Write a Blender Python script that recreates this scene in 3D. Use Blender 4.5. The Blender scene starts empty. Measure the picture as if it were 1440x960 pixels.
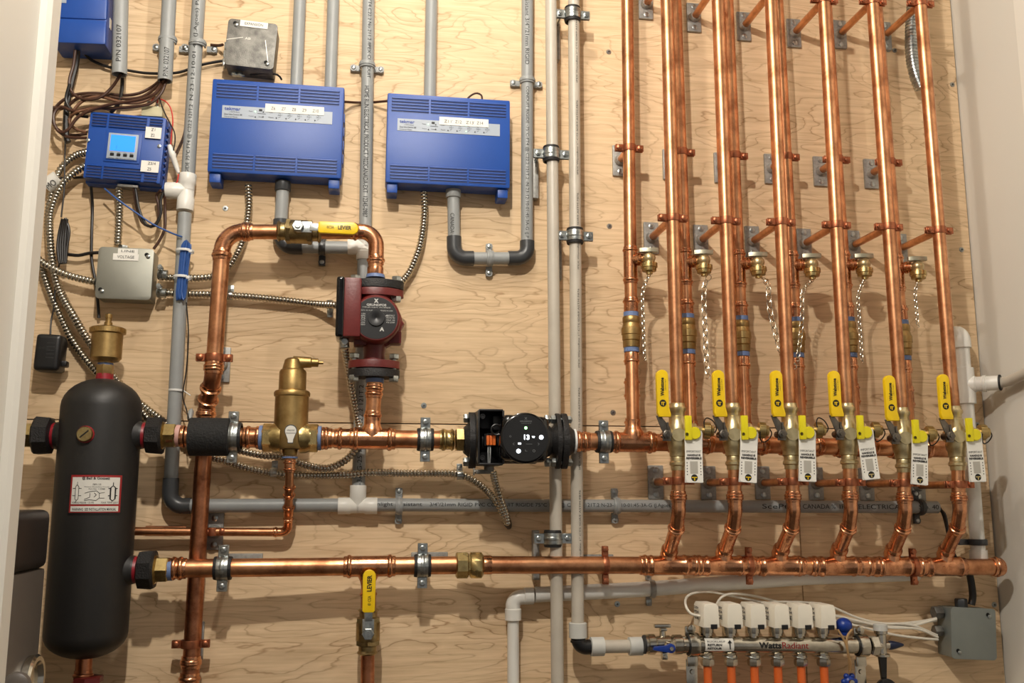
import bpy, bmesh, math, random
from math import sin, cos, pi, radians, sqrt
from mathutils import Vector as V, Matrix
random.seed(7)
SC = bpy.context.scene
COL = SC.collection
# ---------------------------------------------------------------- camera
F = 1340.0; YAW = radians(8.5); PIT = radians(9.4)
CP = V((0, -2.0, 1.35))
FW = V((sin(YAW)*cos(PIT), cos(YAW)*cos(PIT), sin(PIT)))
RT = V((cos(YAW), -sin(YAW), 0)); UPV = RT.cross(FW)
cd = bpy.data.cameras.new('camera'); cam = bpy.data.objects.new('camera', cd); COL.objects.link(cam)
cd.sensor_width = 36; cd.lens = F*36/1440; cd.clip_start = 0.02
m = Matrix((RT, UPV, -FW)).transposed().to_4x4(); m.translation = CP; cam.matrix_world = m
SC.camera = cam

def ray(px, py): return FW + RT*((px-720)/F) - UPV*((py-480)/F)
def W(px, py, d=0.0):                      # photo position -> point standing d metres out from the wall
    r = ray(px, py); t = (-d-CP.y)/r.y
    return CP + r*t
def WX(px, py, x):
    r = ray(px, py); return CP + r*((x-CP.x)/r.x)
def K(px, py, d=0.0):                      # metres per photo pixel there
    return FW.dot(W(px, py, d)-CP)/F
X, Y, Z = V((1,0,0)), V((0,1,0)), V((0,0,1))

# ---------------------------------------------------------------- materials
MATS = {}
def srgb(r, g, b):
    f = lambda c: (c/255)/12.92 if c/255 <= .04045 else (((c/255)+.055)/1.055)**2.4
    return (f(r), f(g), f(b), 1)
def mat(name, rgb, rough=.5, metal=0.0, emit=None, es=0, var=0.0, vs=20, rgb2=None, bump=0.0, bs=200, rvar=0.0, spec=.5, stretch=None, trans=0.0, aniso=0):
    if name in MATS: return MATS[name]
    M = bpy.data.materials.new(name); M.use_nodes = True; nt = M.node_tree; b = nt.nodes['Principled BSDF']
    c = srgb(*rgb)
    b.inputs['Base Color'].default_value = c; b.inputs['Roughness'].default_value = rough
    b.inputs['Metallic'].default_value = metal; b.inputs['Specular IOR Level'].default_value = spec
    tc = nt.nodes.new('ShaderNodeTexCoord'); mp = nt.nodes.new('ShaderNodeMapping'); nt.links.new(tc.outputs['Object'], mp.inputs[0])
    if stretch: mp.inputs['Scale'].default_value = stretch
    if var or rgb2:
        n = nt.nodes.new('ShaderNodeTexNoise'); n.inputs['Scale'].default_value = vs; n.inputs['Detail'].default_value = 5; n.inputs['Roughness'].default_value = .6
        nt.links.new(mp.outputs[0], n.inputs['Vector'])
        cr = nt.nodes.new('ShaderNodeValToRGB'); cr.color_ramp.elements[0].position = .38; cr.color_ramp.elements[1].position = .68
        c2 = srgb(*rgb2) if rgb2 else tuple(x*(1-var) for x in c[:3])+(1,)
        cr.color_ramp.elements[0].color = c; cr.color_ramp.elements[1].color = c2
        nt.links.new(n.outputs['Fac'], cr.inputs[0]); nt.links.new(cr.outputs[0], b.inputs['Base Color'])
        if rvar:
            mr = nt.nodes.new('ShaderNodeMapRange'); mr.inputs['To Min'].default_value = rough-rvar; mr.inputs['To Max'].default_value = rough+rvar
            mr.inputs['From Min'].default_value = .3; mr.inputs['From Max'].default_value = .7
            nt.links.new(n.outputs['Fac'], mr.inputs[0]); nt.links.new(mr.outputs[0], b.inputs['Roughness'])
    if bump:
        n2 = nt.nodes.new('ShaderNodeTexNoise'); n2.inputs['Scale'].default_value = bs; n2.inputs['Detail'].default_value = 3
        nt.links.new(mp.outputs[0], n2.inputs['Vector'])
        bm = nt.nodes.new('ShaderNodeBump'); bm.inputs['Strength'].default_value = bump; bm.inputs['Distance'].default_value = .002
        nt.links.new(n2.outputs['Fac'], bm.inputs['Height']); nt.links.new(bm.outputs[0], b.inputs['Normal'])
    if emit: b.inputs['Emission Color'].default_value = srgb(*emit); b.inputs['Emission Strength'].default_value = es
    if trans: b.inputs['Transmission Weight'].default_value = trans
    MATS[name] = M; return M

copper = mat('copper', (226,166,122), .36, 1, rgb2=(158,104,72), vs=22, rvar=.07, bump=.06, bs=60)
copper_d = mat('copper_tarnished', (198,134,98), .36, 1, rgb2=(128,78,54), vs=30, rvar=.08, bump=.1, bs=70)
copper_f = mat('copper_fitting', (230,168,126), .25, 1, rgb2=(168,110,78), vs=60, rvar=.06, bump=.12, bs=90)
copper_c = mat('copper_plated_clamp', (180,112,80), .38, .9, var=.35, vs=60)
brass = mat('brass', (206,184,128), .3, 1, rgb2=(156,134,88), vs=50, rvar=.06, bump=.08, bs=200)
brass_s = mat('brass_satin', (182,154,102), .42, 1, rgb2=(150,122,76), vs=30, bump=.1, bs=500)
brass_w = mat('brass_valve_body', (220,204,160), .36, .92, rgb2=(178,160,118), vs=45, rvar=.06, bump=.08, bs=160)
chrome = mat('nickel_plate', (204,198,184), .2, 1, var=.25, vs=60)
steel = mat('zinc_steel', (186,190,188), .32, 1, rgb2=(140,146,146), vs=90, bump=.1, bs=400)
galv = mat('galvanised_plate', (164,163,158), .5, .4, rgb2=(140,139,134), vs=120)
cast = mat('die_cast_aluminium', (126,124,118), .5, .6, rgb2=(84,83,79), vs=40, bump=.3, bs=400)
boxsteel = mat('box_steel', (150,150,140), .42, .75, var=.12, vs=8)
armour = mat('armoured_steel', (196,190,176), .25, 1, var=.3, vs=90)
pvc = mat('grey_pvc', (152,155,154), .42, var=.1, vs=14)
pvc_d = mat('dark_grey_pvc', (58,60,62), .36)
pvc_w = mat('white_pvc', (226,224,216), .35)
pex = mat('natural_pex', (190,182,168), .38, var=.08, vs=25)
pexs = mat('frosted_pex_sleeve', (196,196,190), .5)
blue = mat('blue_plastic', (16,72,158), .4, var=.1, vs=5, bump=.12, bs=900)
blue_d = mat('blue_plastic_slot_shade', (10,36,92), .5)  # darker copy of the blue, shade of the louvre slots put into the colour
bluecap = mat('blue_handle_plastic', (16,52,136), .35)
black = mat('black_plastic', (22,22,23), .38)
blackg = mat('black_gloss', (10,10,12), .12)
rubber = mat('black_rubber', (24,24,25), .6)
foam = mat('black_foam', (26,26,26), .8, bump=1.0, bs=260)
castblk = mat('black_cast_iron', (34,33,33), .5, .3, bump=.6, bs=350)
tankm = mat('black_tank_paint', (31,30,29), .48, bump=.12, bs=120, var=.15, vs=12)
redcast = mat('red_cast_iron', (104,30,27), .4, var=.15, vs=30, bump=.15, bs=200)
redd = mat('red_thread_sealant', (140,20,34), .4)
bluet = mat('blue_tape', (104,124,166), .5)
yellow = mat('yellow_vinyl', (234,196,16), .34)
yellow2 = mat('yellow_plastic', (222,208,20), .4)
paper = mat('white_label', (232,230,222), .6)
paper2 = mat('tag_card', (216,214,206), .5)
greylab = mat('grey_label', (160,170,182), .45)
ink = mat('black_ink', (20,20,20), .6)
inkg = mat('grey_ink', (70,72,72), .6)
whitei = mat('white_ink', (220,220,216), .6)
blueink = mat('blue_ink', (20,60,150), .6)
redink = mat('red_ink', (150,30,30), .6)
brown = mat('brown_cable', (70,42,28), .42)
brown2 = mat('light_brown_cable', (112,76,52), .42)
blackc = mat('black_cable', (24,20,18), .4)
redc = mat('red_wire', (200,40,26), .4)
bluec = mat('blue_cable', (44,84,150), .42)
whitec = mat('white_cable', (226,220,206), .42)
orange = mat('orange_pex', (216,102,42), .38)
actw = mat('actuator_plastic', (236,230,214), .4)
wallm = mat('painted_drywall', (212,208,198), .6, bump=.05, bs=300)
trimm = mat('painted_trim', (226,222,212), .4)
ceilm = mat('ceiling_paint', (150,145,136), .7)
floorm = mat('concrete_floor', (84,76,68), .8, var=.2, vs=4)
greyapp = mat('grey_appliance_panel', (92,86,80), .42)
greyapd = mat('dark_appliance_panel', (44,40,38), .35)
screen = mat('lit_blue_screen', (40,110,240), .3, emit=(30,120,255), es=1.6)
ledw = mat('white_led', (255,255,255), .3, emit=(235,245,255), es=4)
ledg = mat('green_led', (180,255,180), .3, emit=(150,255,150), es=3)
ledsm = mat('pale_green_led', (200,255,200), .3, emit=(190,255,190), es=1.5)
hole = mat('dark_hole', (10,9,8), .8)
lever_org = mat('orange_lever_clip', (226,110,40), .4)

def plywood():
    M = bpy.data.materials.new('plywood'); M.use_nodes = True; nt = M.node_tree; N = nt.nodes; L = nt.links; b = N['Principled BSDF']
    b.inputs['Roughness'].default_value = .62; b.inputs['Specular IOR Level'].default_value = .15
    tc = N.new('ShaderNodeTexCoord'); mp = N.new('ShaderNodeMapping'); mp.inputs['Scale'].default_value = (.85, 1, 3.6)
    L.new(tc.outputs['Object'], mp.inputs[0])
    def noise(s, d, r, dist, vec):
        n = N.new('ShaderNodeTexNoise'); n.inputs['Scale'].default_value = s; n.inputs['Detail'].default_value = d
        n.inputs['Roughness'].default_value = r; n.inputs['Distortion'].default_value = dist; L.new(vec, n.inputs['Vector']); return n.outputs['Fac']
    def math_(op, a, c=None, v=None):
        n = N.new('ShaderNodeMath'); n.operation = op; L.new(a, n.inputs[0])
        if c is not None: L.new(c, n.inputs[1])
        if v is not None: n.inputs[1].default_value = v
        return n.outputs[0]
    h = noise(1.5, 3.5, .5, .35, mp.outputs[0])
    w = noise(9, 3, .6, .2, mp.outputs[0])
    h2 = math_('ADD', math_('MULTIPLY', h, v=29.0), math_('MULTIPLY', w, v=1.6))
    fr = math_('FRACT', h2)
    rmp = N.new('ShaderNodeValToRGB'); e = rmp.color_ramp.elements
    e[0].position = 0; e[0].color = (.1,.1,.1,1); e[1].position = .07; e[1].color = (.85,.85,.85,1)
    x = rmp.color_ramp.elements.new(.3); x.color = (1,1,1,1)
    x = rmp.color_ramp.elements.new(.9); x.color = (.8,.8,.8,1)
    x = rmp.color_ramp.elements.new(1.0); x.color = (.1,.1,.1,1)
    L.new(fr, rmp.inputs[0])
    # fine fibres
    mp2 = N.new('ShaderNodeMapping'); mp2.inputs['Scale'].default_value = (5, 1, 130); L.new(tc.outputs['Object'], mp2.inputs[0])
    fib = noise(1.0, 4, .65, .1, mp2.outputs[0])
    mod = noise(2.2, 3, .5, 0, mp.outputs[0])
    lo = srgb(156,114,74); hi = srgb(234,206,168)
    mx = N.new('ShaderNodeMix'); mx.data_type = 'RGBA'; mx.inputs['A'].default_value = lo; mx.inputs['B'].default_value = hi
    mrm = N.new('ShaderNodeMapRange'); mrm.inputs['From Min'].default_value = .3; mrm.inputs['From Max'].default_value = .75
    mrm.inputs['To Min'].default_value = .12; mrm.inputs['To Max'].default_value = .95; L.new(mod, mrm.inputs[0])
    inv = N.new('ShaderNodeMath'); inv.operation = 'SUBTRACT'; inv.inputs[0].default_value = 1; L.new(rmp.outputs[0], inv.inputs[1])
    ln = math_('MULTIPLY', inv.outputs[0], mrm.outputs[0])
    fac = N.new('ShaderNodeMath'); fac.operation = 'SUBTRACT'; fac.inputs[0].default_value = 1.0; L.new(ln, fac.inputs[1])
    L.new(fac.outputs[0], mx.inputs['Factor'])
    mx2 = N.new('ShaderNodeMix'); mx2.data_type = 'RGBA'; mx2.blend_type = 'MULTIPLY'; mx2.inputs['Factor'].default_value = 1
    fr2 = N.new('ShaderNodeValToRGB'); fr2.color_ramp.elements[0].position = .3; fr2.color_ramp.elements[1].position = .6
    fr2.color_ramp.elements[0].color = (.8,.76,.7,1); fr2.color_ramp.elements[1].color = (1,1,1,1); L.new(fib, fr2.inputs[0])
    L.new(mx.outputs['Result'], mx2.inputs['A']); L.new(fr2.outputs[0], mx2.inputs['B'])
    L.new(mx2.outputs['Result'], b.inputs['Base Color'])
    bp = N.new('ShaderNodeBump'); bp.inputs['Strength'].default_value = .15; bp.inputs['Distance'].default_value = .001
    L.new(fac.outputs[0], bp.inputs['Height']); L.new(bp.outputs[0], b.inputs['Normal'])
    return M
ply = plywood()

# ---------------------------------------------------------------- mesh kit
def perp(a):
    a = a.normalized()
    u = a.cross(Z) if abs(a.z) < .9 else a.cross(X)
    u.normalize(); return u, a.cross(u).normalized()
WHOLE = {'lettering', 'brand_lettering', 'small_lettering', 'handwriting', 'diagram', 'scratches', 'moulded_ribs', 'recess', 'round_mark', 'arrow', 'ring', 'display_light', 'side_knockouts', 'steel_ring', 'valve_body', 'lever_bracket', 'cable_loop', 'bracket_body'}
class MB:
    def __init__(s): s.v = []; s.f = []; s.g = []
    def add(s, vs, fs):
        o = len(s.v); s.g.append((o, len(s.f))); s.v += [V(x) for x in vs]; s.f += [tuple(i+o for i in f) for f in fs]; return s
    def rings(s, rs, closed_ends=True):
        n = len(rs[0]); vs = [p for r in rs for p in r]; fs = []
        for i in range(len(rs)-1):
            for j in range(n):
                k = (j+1) % n; fs.append((i*n+j, i*n+k, (i+1)*n+k, (i+1)*n+j))
        if closed_ends: fs.append(tuple(range(n-1, -1, -1))); fs.append(tuple((len(rs)-1)*n+j for j in range(n)))
        return s.add(vs, fs)
    def lathe(s, o, ax, prof, n=20, cap=True, ph=0.0):
        ax = V(ax).normalized(); u, w = perp(ax); o = V(o)
        return s.rings([[o+ax*t+(u*cos(2*pi*j/n+ph)+w*sin(2*pi*j/n+ph))*max(r, 1e-5) for j in range(n)] for t, r in prof], cap)
    def cyl(s, p0, p1, r, n=18, r2=None, cap=True, ph=0.0):
        p0, p1 = V(p0), V(p1); return s.lathe(p0, p1-p0, [(0, r), ((p1-p0).length, r if r2 is None else r2)], n, cap, ph)
    def hexn(s, c, ax, r, h, n=6, ph=0.0):     # nut centred at c, chamfered
        ax = V(ax).normalized(); c = V(c)
        return s.lathe(c-ax*h/2, ax, [(0, r*.88), (h*.12, r), (h*.88, r), (h, r*.88)], n, True, ph)
    def tube(s, pts, r, n=12, cap=True):
        pts = [V(p) for p in pts]; m_ = len(pts)
        tg = [(pts[min(i+1, m_-1)]-pts[max(i-1, 0)]).normalized() for i in range(m_)]
        u, w = perp(tg[0]); rs = []
        for i in range(m_):
            u = (u-tg[i]*u.dot(tg[i])).normalized(); w = tg[i].cross(u)
            rr = r[i] if isinstance(r, (list, tuple)) else r
            rs.append([pts[i]+(u*cos(2*pi*j/n)+w*sin(2*pi*j/n))*rr for j in range(n)])
        return s.rings(rs, cap)
    def bm(s, b):
        b.verts.ensure_lookup_table(); b.verts.index_update()
        s.add([v.co.copy() for v in b.verts], [[v.index for v in f.verts] for f in b.faces]); b.free(); return s
    def box(s, c, sx, sy, sz, ax=(X, Y, Z), bev=0.0, seg=2, taper=1.0):
        b = bmesh.new(); bmesh.ops.create_cube(b, size=1)
        for v in b.verts:
            k = taper if v.co.y < 0 else 1
            v.co = V((v.co.x*sx*k, v.co.y*sy, v.co.z*sz*k))
        if bev: bmesh.ops.bevel(b, geom=b.edges[:], offset=bev, segments=seg, profile=.6, affect='EDGES')
        c = V(c)
        for v in b.verts: v.co = c+ax[0]*v.co.x+ax[1]*v.co.y+ax[2]*v.co.z
        return s.bm(b)
    def prism(s, poly, o, ux, uy, dv, bev=0.0):     # outline in (ux,uy), extruded along dv
        b = bmesh.new(); o = V(o); vs = [b.verts.new(V((x, y, 0))) for x, y in poly]; f = b.faces.new(vs)
        r = bmesh.ops.extrude_face_region(b, geom=[f]); L_ = dv.length
        for e in r['geom']:
            if isinstance(e, bmesh.types.BMVert): e.co.z += L_
        if bev:
            ed = [e for e in b.edges if abs(e.verts[0].co.z-L_) < 1e-7 and abs(e.verts[1].co.z-L_) < 1e-7]
            bmesh.ops.bevel(b, geom=ed, offset=bev, segments=2, profile=.6, affect='EDGES')
        dn = dv.normalized()
        for v in b.verts: v.co = o+ux*v.co.x+uy*v.co.y+dn*v.co.z
        return s.bm(b)
    def torus(s, c, ax, R, r, n=28, k=8, a0=0, a1=2*pi, u=None):
        ax = V(ax).normalized(); c = V(c)
        if u is None: u, w = perp(ax)
        else: u = V(u).normalized(); w = ax.cross(u)
        full = abs(a1-a0-2*pi) < 1e-6
        m_ = n if full else n+1; rs = []
        for i in range(m_):
            a = a0+(a1-a0)*i/n; d_ = u*cos(a)+w*sin(a)
            rs.append([c+d_*(R+r*cos(2*pi*j/k))+ax*(r*sin(2*pi*j/k)) for j in range(k)])
        if full: rs.append(rs[0]); return s.rings(rs, False)
        return s.rings(rs, True)
    def band(s, c, ax, R, wd, th, n=32, a0=0, a1=2*pi, u=None):     # flat strap ring, inner radius R
        ax = V(ax).normalized(); c = V(c)
        if u is None: u, w = perp(ax)
        else: u = V(u).normalized(); w = ax.cross(u)
        full = abs(a1-a0-2*pi) < 1e-6; m_ = n if full else n+1; rs = []
        for i in range(m_):
            a = a0+(a1-a0)*i/n; d_ = u*cos(a)+w*sin(a)
            rs.append([c+d_*R-ax*wd/2, c+d_*(R+th*.8)-ax*wd/2, c+d_*(R+th)-ax*wd*.4, c+d_*(R+th)+ax*wd*.4, c+d_*(R+th*.8)+ax*wd/2, c+d_*R+ax*wd/2])
        if full: rs.append(rs[0]); return s.rings(rs, False)
        return s.rings(rs, True)
    def sphere(s, c, r, sc=(1, 1, 1), n=16, k=10):
        c = V(c); rs = []
        for i in range(k+1):
            a = -pi/2+pi*i/k; q = max(cos(a), 1e-4)
            rs.append([c+V((r*sc[0]*q*cos(2*pi*j/n), r*sc[1]*q*sin(2*pi*j/n), r*sc[2]*sin(a))) for j in range(n)])
        return s.rings(rs, True)
    def clusters(s, gap):
        n = len(s.g); bb = []
        for i, (v0, f0) in enumerate(s.g):
            q = s.v[v0:(s.g[i+1][0] if i+1 < n else len(s.v))]
            bb.append([min(p[k] for p in q)-gap for k in range(3)]+[max(p[k] for p in q)+gap for k in range(3)])
        cl = list(range(n)); ch = True
        while ch:
            ch = False
            for i in range(n):
                for j in range(i):
                    if cl[i] != cl[j] and all(bb[i][k] <= bb[j][k+3] and bb[j][k] <= bb[i][k+3] for k in range(3)):
                        a, b = max(cl[i], cl[j]), min(cl[i], cl[j]); cl = [b if x == a else x for x in cl]; ch = True
        return cl
    def build(s, name, mt, parent=None, ang=38):
        if parent is not None and len(s.g) > 1 and name not in WHOLE:
            cl = s.clusters(.0045 if name.startswith('louvre') else .0008); ks = sorted(set(cl))
            if len(ks) > 1:
                out = []
                for k in ks:
                    m_ = MB()
                    for i, (v0, f0) in enumerate(s.g):
                        if cl[i] == k:
                            v1, f1 = s.g[i+1] if i+1 < len(s.g) else (len(s.v), len(s.f))
                            m_.add(s.v[v0:v1], [tuple(x-v0 for x in f) for f in s.f[f0:f1]])
                    out.append(m_.build1(name, mt, parent, ang))
                return out[0]
        return s.build1(name, mt, parent, ang)
    def build1(s, name, mt, parent=None, ang=38):
        if parent is not None: base = parent_loc(parent)
        else:
            xs = [v.x for v in s.v]; ys = [v.y for v in s.v]; base = V(((min(xs)+max(xs))/2, (min(ys)+max(ys))/2, min(v.z for v in s.v)))
        me = bpy.data.meshes.new(name); me.from_pydata([v-base for v in s.v], [], s.f)
        me.validate()
        b = bmesh.new(); b.from_mesh(me); bmesh.ops.recalc_face_normals(b, faces=b.faces[:]); b.to_mesh(me); b.free()
        me.polygons.foreach_set('use_smooth', [True]*len(me.polygons)); me.set_sharp_from_angle(angle=radians(ang))
        me.materials.append(mt); o = bpy.data.objects.new(name, me); COL.objects.link(o)
        if parent is not None: o.parent = parent
        else: o.location = base
        return o
def parent_loc(p):
    l = V((0, 0, 0))
    while p is not None: l += p.location; p = p.parent
    return l
def tag(o, label, cat, group=None, kind=None):
    if label: o['label'] = label
    if cat: o['category'] = cat
    if group: o['group'] = group
    if kind: o['kind'] = kind
    return o
def thing(name, label, cat, loc, group=None):
    o = bpy.data.objects.new(name, None); o.empty_display_size = .02; COL.objects.link(o); o.location = V(loc)
    return tag(o, label, cat, group)
def dup(root, loc, label=None, group=None, rot=None):
    r = root.copy(); COL.objects.link(r); r.location = V(loc)
    if rot is not None: r.rotation_euler = rot
    if label: r['label'] = label
    if group: r['group'] = group
    for ch in list(root.children):
        c = ch.copy(); COL.objects.link(c); c.parent = r
        for g in list(ch.children):
            q = g.copy(); COL.objects.link(q); q.parent = c
    return r
def spl(pts, step=.006):                       # smooth curve through points
    P = [V(p) for p in pts]; P = [P[0]*2-P[1]]+P+[P[-1]*2-P[-2]]; out = []
    for i in range(1, len(P)-2):
        n = max(2, int((P[i+1]-P[i]).length/step))
        for k in range(n):
            t = k/n; t2 = t*t; t3 = t2*t
            out.append(.5*((2*P[i])+(P[i+1]-P[i-1])*t+(2*P[i-1]-5*P[i]+4*P[i+1]-P[i+2])*t2+(3*P[i]-P[i-1]-3*P[i+1]+P[i+2])*t3))
    out.append(P[-2]); return out
def resamp(pts, step):
    out = [pts[0].copy()]; acc = 0
    for a, b in zip(pts, pts[1:]):
        L_ = (b-a).length
        while L_ > 0 and acc+L_ >= step:
            t = (step-acc)/L_; a = a.lerp(b, t); out.append(a.copy()); L_ = (b-a).length; acc = 0
        acc += L_
    return out
def P3(l, d=None): return [W(*(p if len(p) > 2 else (p[0], p[1], d))) for p in l]
def fillet(pts, R, n=8):
    pts = [V(p) for p in pts]; out = [pts[0]]
    for i in range(1, len(pts)-1):
        a = (pts[i-1]-pts[i]).normalized(); b = (pts[i+1]-pts[i]).normalized()
        ang = a.angle(b); t = min(R/math.tan(ang/2), (pts[i-1]-pts[i]).length*.49 if i > 1 else 9, (pts[i+1]-pts[i]).length*.98)
        R_ = t*math.tan(ang/2); bis = (a+b).normalized(); c = pts[i]+bis*(R_/sin(ang/2)); s0 = pts[i]+a*t-c; s1 = pts[i]+b*t-c; tot = s0.angle(s1)
        for k in range(n+1):
            th = tot*k/n; out.append(c+(s0*sin(tot-th)+s1*sin(th))/sin(tot))
    out.append(pts[-1]); return out
_tc = {}
def glyphs(body, bold=0.0):
    if (body, bold) not in _tc:
        cu = bpy.data.curves.new('t', 'FONT'); cu.body = body; cu.size = 1; cu.offset = bold; cu.resolution_u = 3
        o = bpy.data.objects.new('t', cu); COL.objects.link(o); dg = bpy.context.evaluated_depsgraph_get()
        me = bpy.data.meshes.new_from_object(o.evaluated_get(dg)); vs = [v.co.copy() for v in me.vertices]; fs = [tuple(p.vertices) for p in me.polygons]
        bpy.data.objects.remove(o); bpy.data.curves.remove(cu); bpy.data.meshes.remove(me)
        x0 = min(v.x for v in vs); x1 = max(v.x for v in vs); y0 = min(v.y for v in vs); y1 = max(v.y for v in vs)
        _tc[(body, bold)] = ([((v.x-x0)/(x1-x0), (v.y-y0)/(y1-y0)) for v in vs], fs)
    return _tc[(body, bold)]
def text(body, o, ux, uy, w, h, mt, parent, name='lettering', lift=None, bold=0.0, mb=None):
    g, fs = glyphs(body, bold); o = V(o); n = ux.cross(uy); lift = .0004 if lift is None else lift
    M_ = mb or MB(); M_.add([o+ux*(x*w)+uy*(y*h)+n*lift for x, y in g], fs)
    return M_ if mb else M_.build(name, mt, parent)
def wtext(body, p0, p1, hpx, d, mt, parent, name='lettering', bold=0.0, mb=None):   # baseline from photo point p0 to p1
    a, b = W(*p0, d), W(*p1, d); ux = (b-a).normalized(); uy = (-Y).cross(ux).normalized()
    return text(body, a, ux, uy, (b-a).length, hpx*K(*p0, d), mt, parent, name, bold=bold, mb=mb)
def ctext(body, p0, p1, r, h, mt, parent, name='lettering', off=0.0, bold=0.0, nrm=None, mb=None):
    p0, p1 = V(p0), V(p1); ux = (p1-p0).normalized(); n = (CP-(p0+p1)/2) if nrm is None else nrm; n = (n-ux*n.dot(ux)).normalized(); uy = n.cross(ux)
    g, fs = glyphs(body, bold); L_ = (p1-p0).length
    b = bmesh.new(); vs = [b.verts.new((x*L_, (y-.5)*h+off, 0)) for x, y in g]
    for f in fs:
        try: b.faces.new([vs[i] for i in f])
        except ValueError: pass
    bmesh.ops.triangulate(b, faces=b.faces[:])
    for _ in range(2):
        ed = [e for e in b.edges if abs(e.verts[0].co.y-e.verts[1].co.y) > r*.22]
        if not ed: break
        bmesh.ops.subdivide_edges(b, edges=ed, cuts=1)
    R_ = r+.0005
    for v in b.verts:
        a = v.co.y/r; v.co = p0+ux*v.co.x+(n*cos(a)+uy*sin(a))*R_
    M_ = mb or MB(); M_.bm(b)
    return M_ if mb else M_.build(name, mt, parent)
def armoured(pts, r=.0075):
    q = resamp(spl(pts, .004), .0014); rr = []
    for i in range(len(q)):
        t = (i % 5)/5; rr.append(r*1.14*(.74 if t < .15 else .93 if t < .35 else 1.0 if t < .8 else .9))
    return MB().tube(q, rr, 12)

# ---------------------------------------------------------------- the setting
XR = WX(1377, 480, 0).x if False else W(1377, 480, 0).x
seam_z = W(700, 597, 0).z; vs_x = W(1130, 850, 0).x
zt = 3.12; XL = W(-60, 480, 0).x-.15
def structbox(name, a, b, mt, bev=0.0):
    a, b = V(a), V(b); c = (a+b)/2; e = MB().box(c, abs(b.x-a.x), abs(b.y-a.y), abs(b.z-a.z), bev=bev)
    o = e.build(name, mt); o['kind'] = 'structure'; return o
g = .0012
structbox('wall_back', (XL, 0, seam_z+g), (XR-.004, .018, zt), ply, .0006)
structbox('wall_back', (XL, 0, 0), (vs_x-g, .018, seam_z-g), ply, .0006)
structbox('wall_back', (vs_x+g, 0, 0), (XR-.004, .018, seam_z-g), ply, .0006)
structbox('wall_backing', (XL-.1, .019, -.02), (XR+.1, .08, zt), wallm)
structbox('wall_right', (XR, -1.45, -.02), (XR+.1, .019, zt), wallm)
structbox('wall_left', (XL-.1, -1.45, -.02), (XL, .019, zt), wallm)
structbox('floor', (XL-1.5, -4.5, -.06), (XR+1.5, .08, -.02), floorm)
structbox('ceiling', (XL-1.5, -4.5, zt), (XR+1.5, .08, zt+.05), ceilm)
# door lining on the left (far edge seen running down the picture)
je = W(50.5, 460, 1.0).x
def prof_trim(name, x_steps):
    M_ = MB()
    poly = [(x, y) for x, y in x_steps]
    b = M_.prism(poly, V((0, 0, 0)), X, Y, Z*zt, 0)
    o = b.build(name, trimm, None, 25); o['kind'] = 'structure'
prof_trim('trim_1', [(je-.30, -1.0), (je-.004, -1.0), (je, -1.004), (je, -1.028), (je-.004, -1.032), (je-.0105, -1.033), (je-.0105, -1.30), (je-.02, -1.45), (je-.30, -1.45)])
pr = WX(1432, 60, XR)
prof_trim('trim_2', [(XR, pr.y), (XR-.006, pr.y-.004), (XR-.006, pr.y-.5), (XR, pr.y-.5)])

# lamps of the little room
def lamp(name, loc, power, col, r, label, stem=0):
    t = thing(name, label, 'lamp', loc+V((0, 0, .10)))
    MB().lathe(loc+V((0, 0, .10)), Z, [(0, .02), (.004, .03), (.02, .03), (.03, .055), (.045, .058), (.05, .058)], 24).build('lamp_holder', ceilm, t)
    if stem: MB().cyl(loc+V((0, 0, .145)), loc+V((0, 0, .10+stem)), .006, 12).build('stem', ceilm, t)
    ld = bpy.data.lights.new(name+'_light', 'POINT'); ld.energy = power; ld.color = col; ld.shadow_soft_size = r
    lo = bpy.data.objects.new('lamp_bulb', ld); COL.objects.link(lo); lo.location = (0, 0, -.10+.02); lo.parent = t
L1 = W(800, 0, 0); L1 = V((.22, -.98, zt-.12))
lamp('ceiling_lamp', V((.10, -.82, 3.03)), 22, (1, .93, .84), .025, 'bare ceiling lamp holder close above the plywood wall')
lamp('ceiling_lamp', V((-.10, -1.62, 2.72)), 90, (1, .93, .84), .03, 'lamp holder hanging on a stem by the doorway', zt-2.87)
w = bpy.data.worlds.new('world'); SC.world = w; w.use_nodes = True
bg = w.node_tree.nodes['Background']; bg.inputs[0].default_value = (1, .95, .9, 1); bg.inputs[1].default_value = .26
SC.view_settings.view_transform = 'Standard'; SC.view_settings.look = 'None'; SC.view_settings.exposure = 0; SC.view_settings.gamma = 1
SC.view_settings.use_curve_mapping = False

# ---------------------------------------------------------------- screws in the plywood
scr = thing('wall_screw', 'small screw head in the plywood left of the tall loop pipe', 'screw', W(317, 293, 0), 'screws in the plywood')
b = W(317, 293, 0)
MB().lathe(b+Y*.002, -Y, [(0, .004), (.0022, .0062), (.0034, .0056), (.0036, .001)], 14).build('screw_head', steel, scr)
MB().box(b+V((0, -.0018, 0)), .0045, .0034, .0010).box(b+V((0, -.0018, 0)), .0010, .0034, .0045).build('recess', inkg, scr)
for px, py, lb in ((596, 570, 'small screw head in the plywood above the ring clamp right of the red pump'),
                   (856, 73, 'small screw head in bare plywood right of the top pipe clamp'),
                   (857, 318, 'small screw head in bare plywood left of the first drain tap'),
                   (862, 580, 'small screw head above the plywood joint left of the first riser tee'),
                   (1352, 351, 'lone screw head near the right plywood edge beside the last riser'),
                   (1374, 597, 'small screw head beside the last pair of yellow handles'),
                   (868, 849, 'small screw head under the white drain pipe'),
                   (1398, 850, 'small screw head just above the grey junction box corner'),
                   (1339, 119, 'small screw head near the top right plywood edge')):
    dup(scr, W(px, py, 0), lb)

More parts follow.
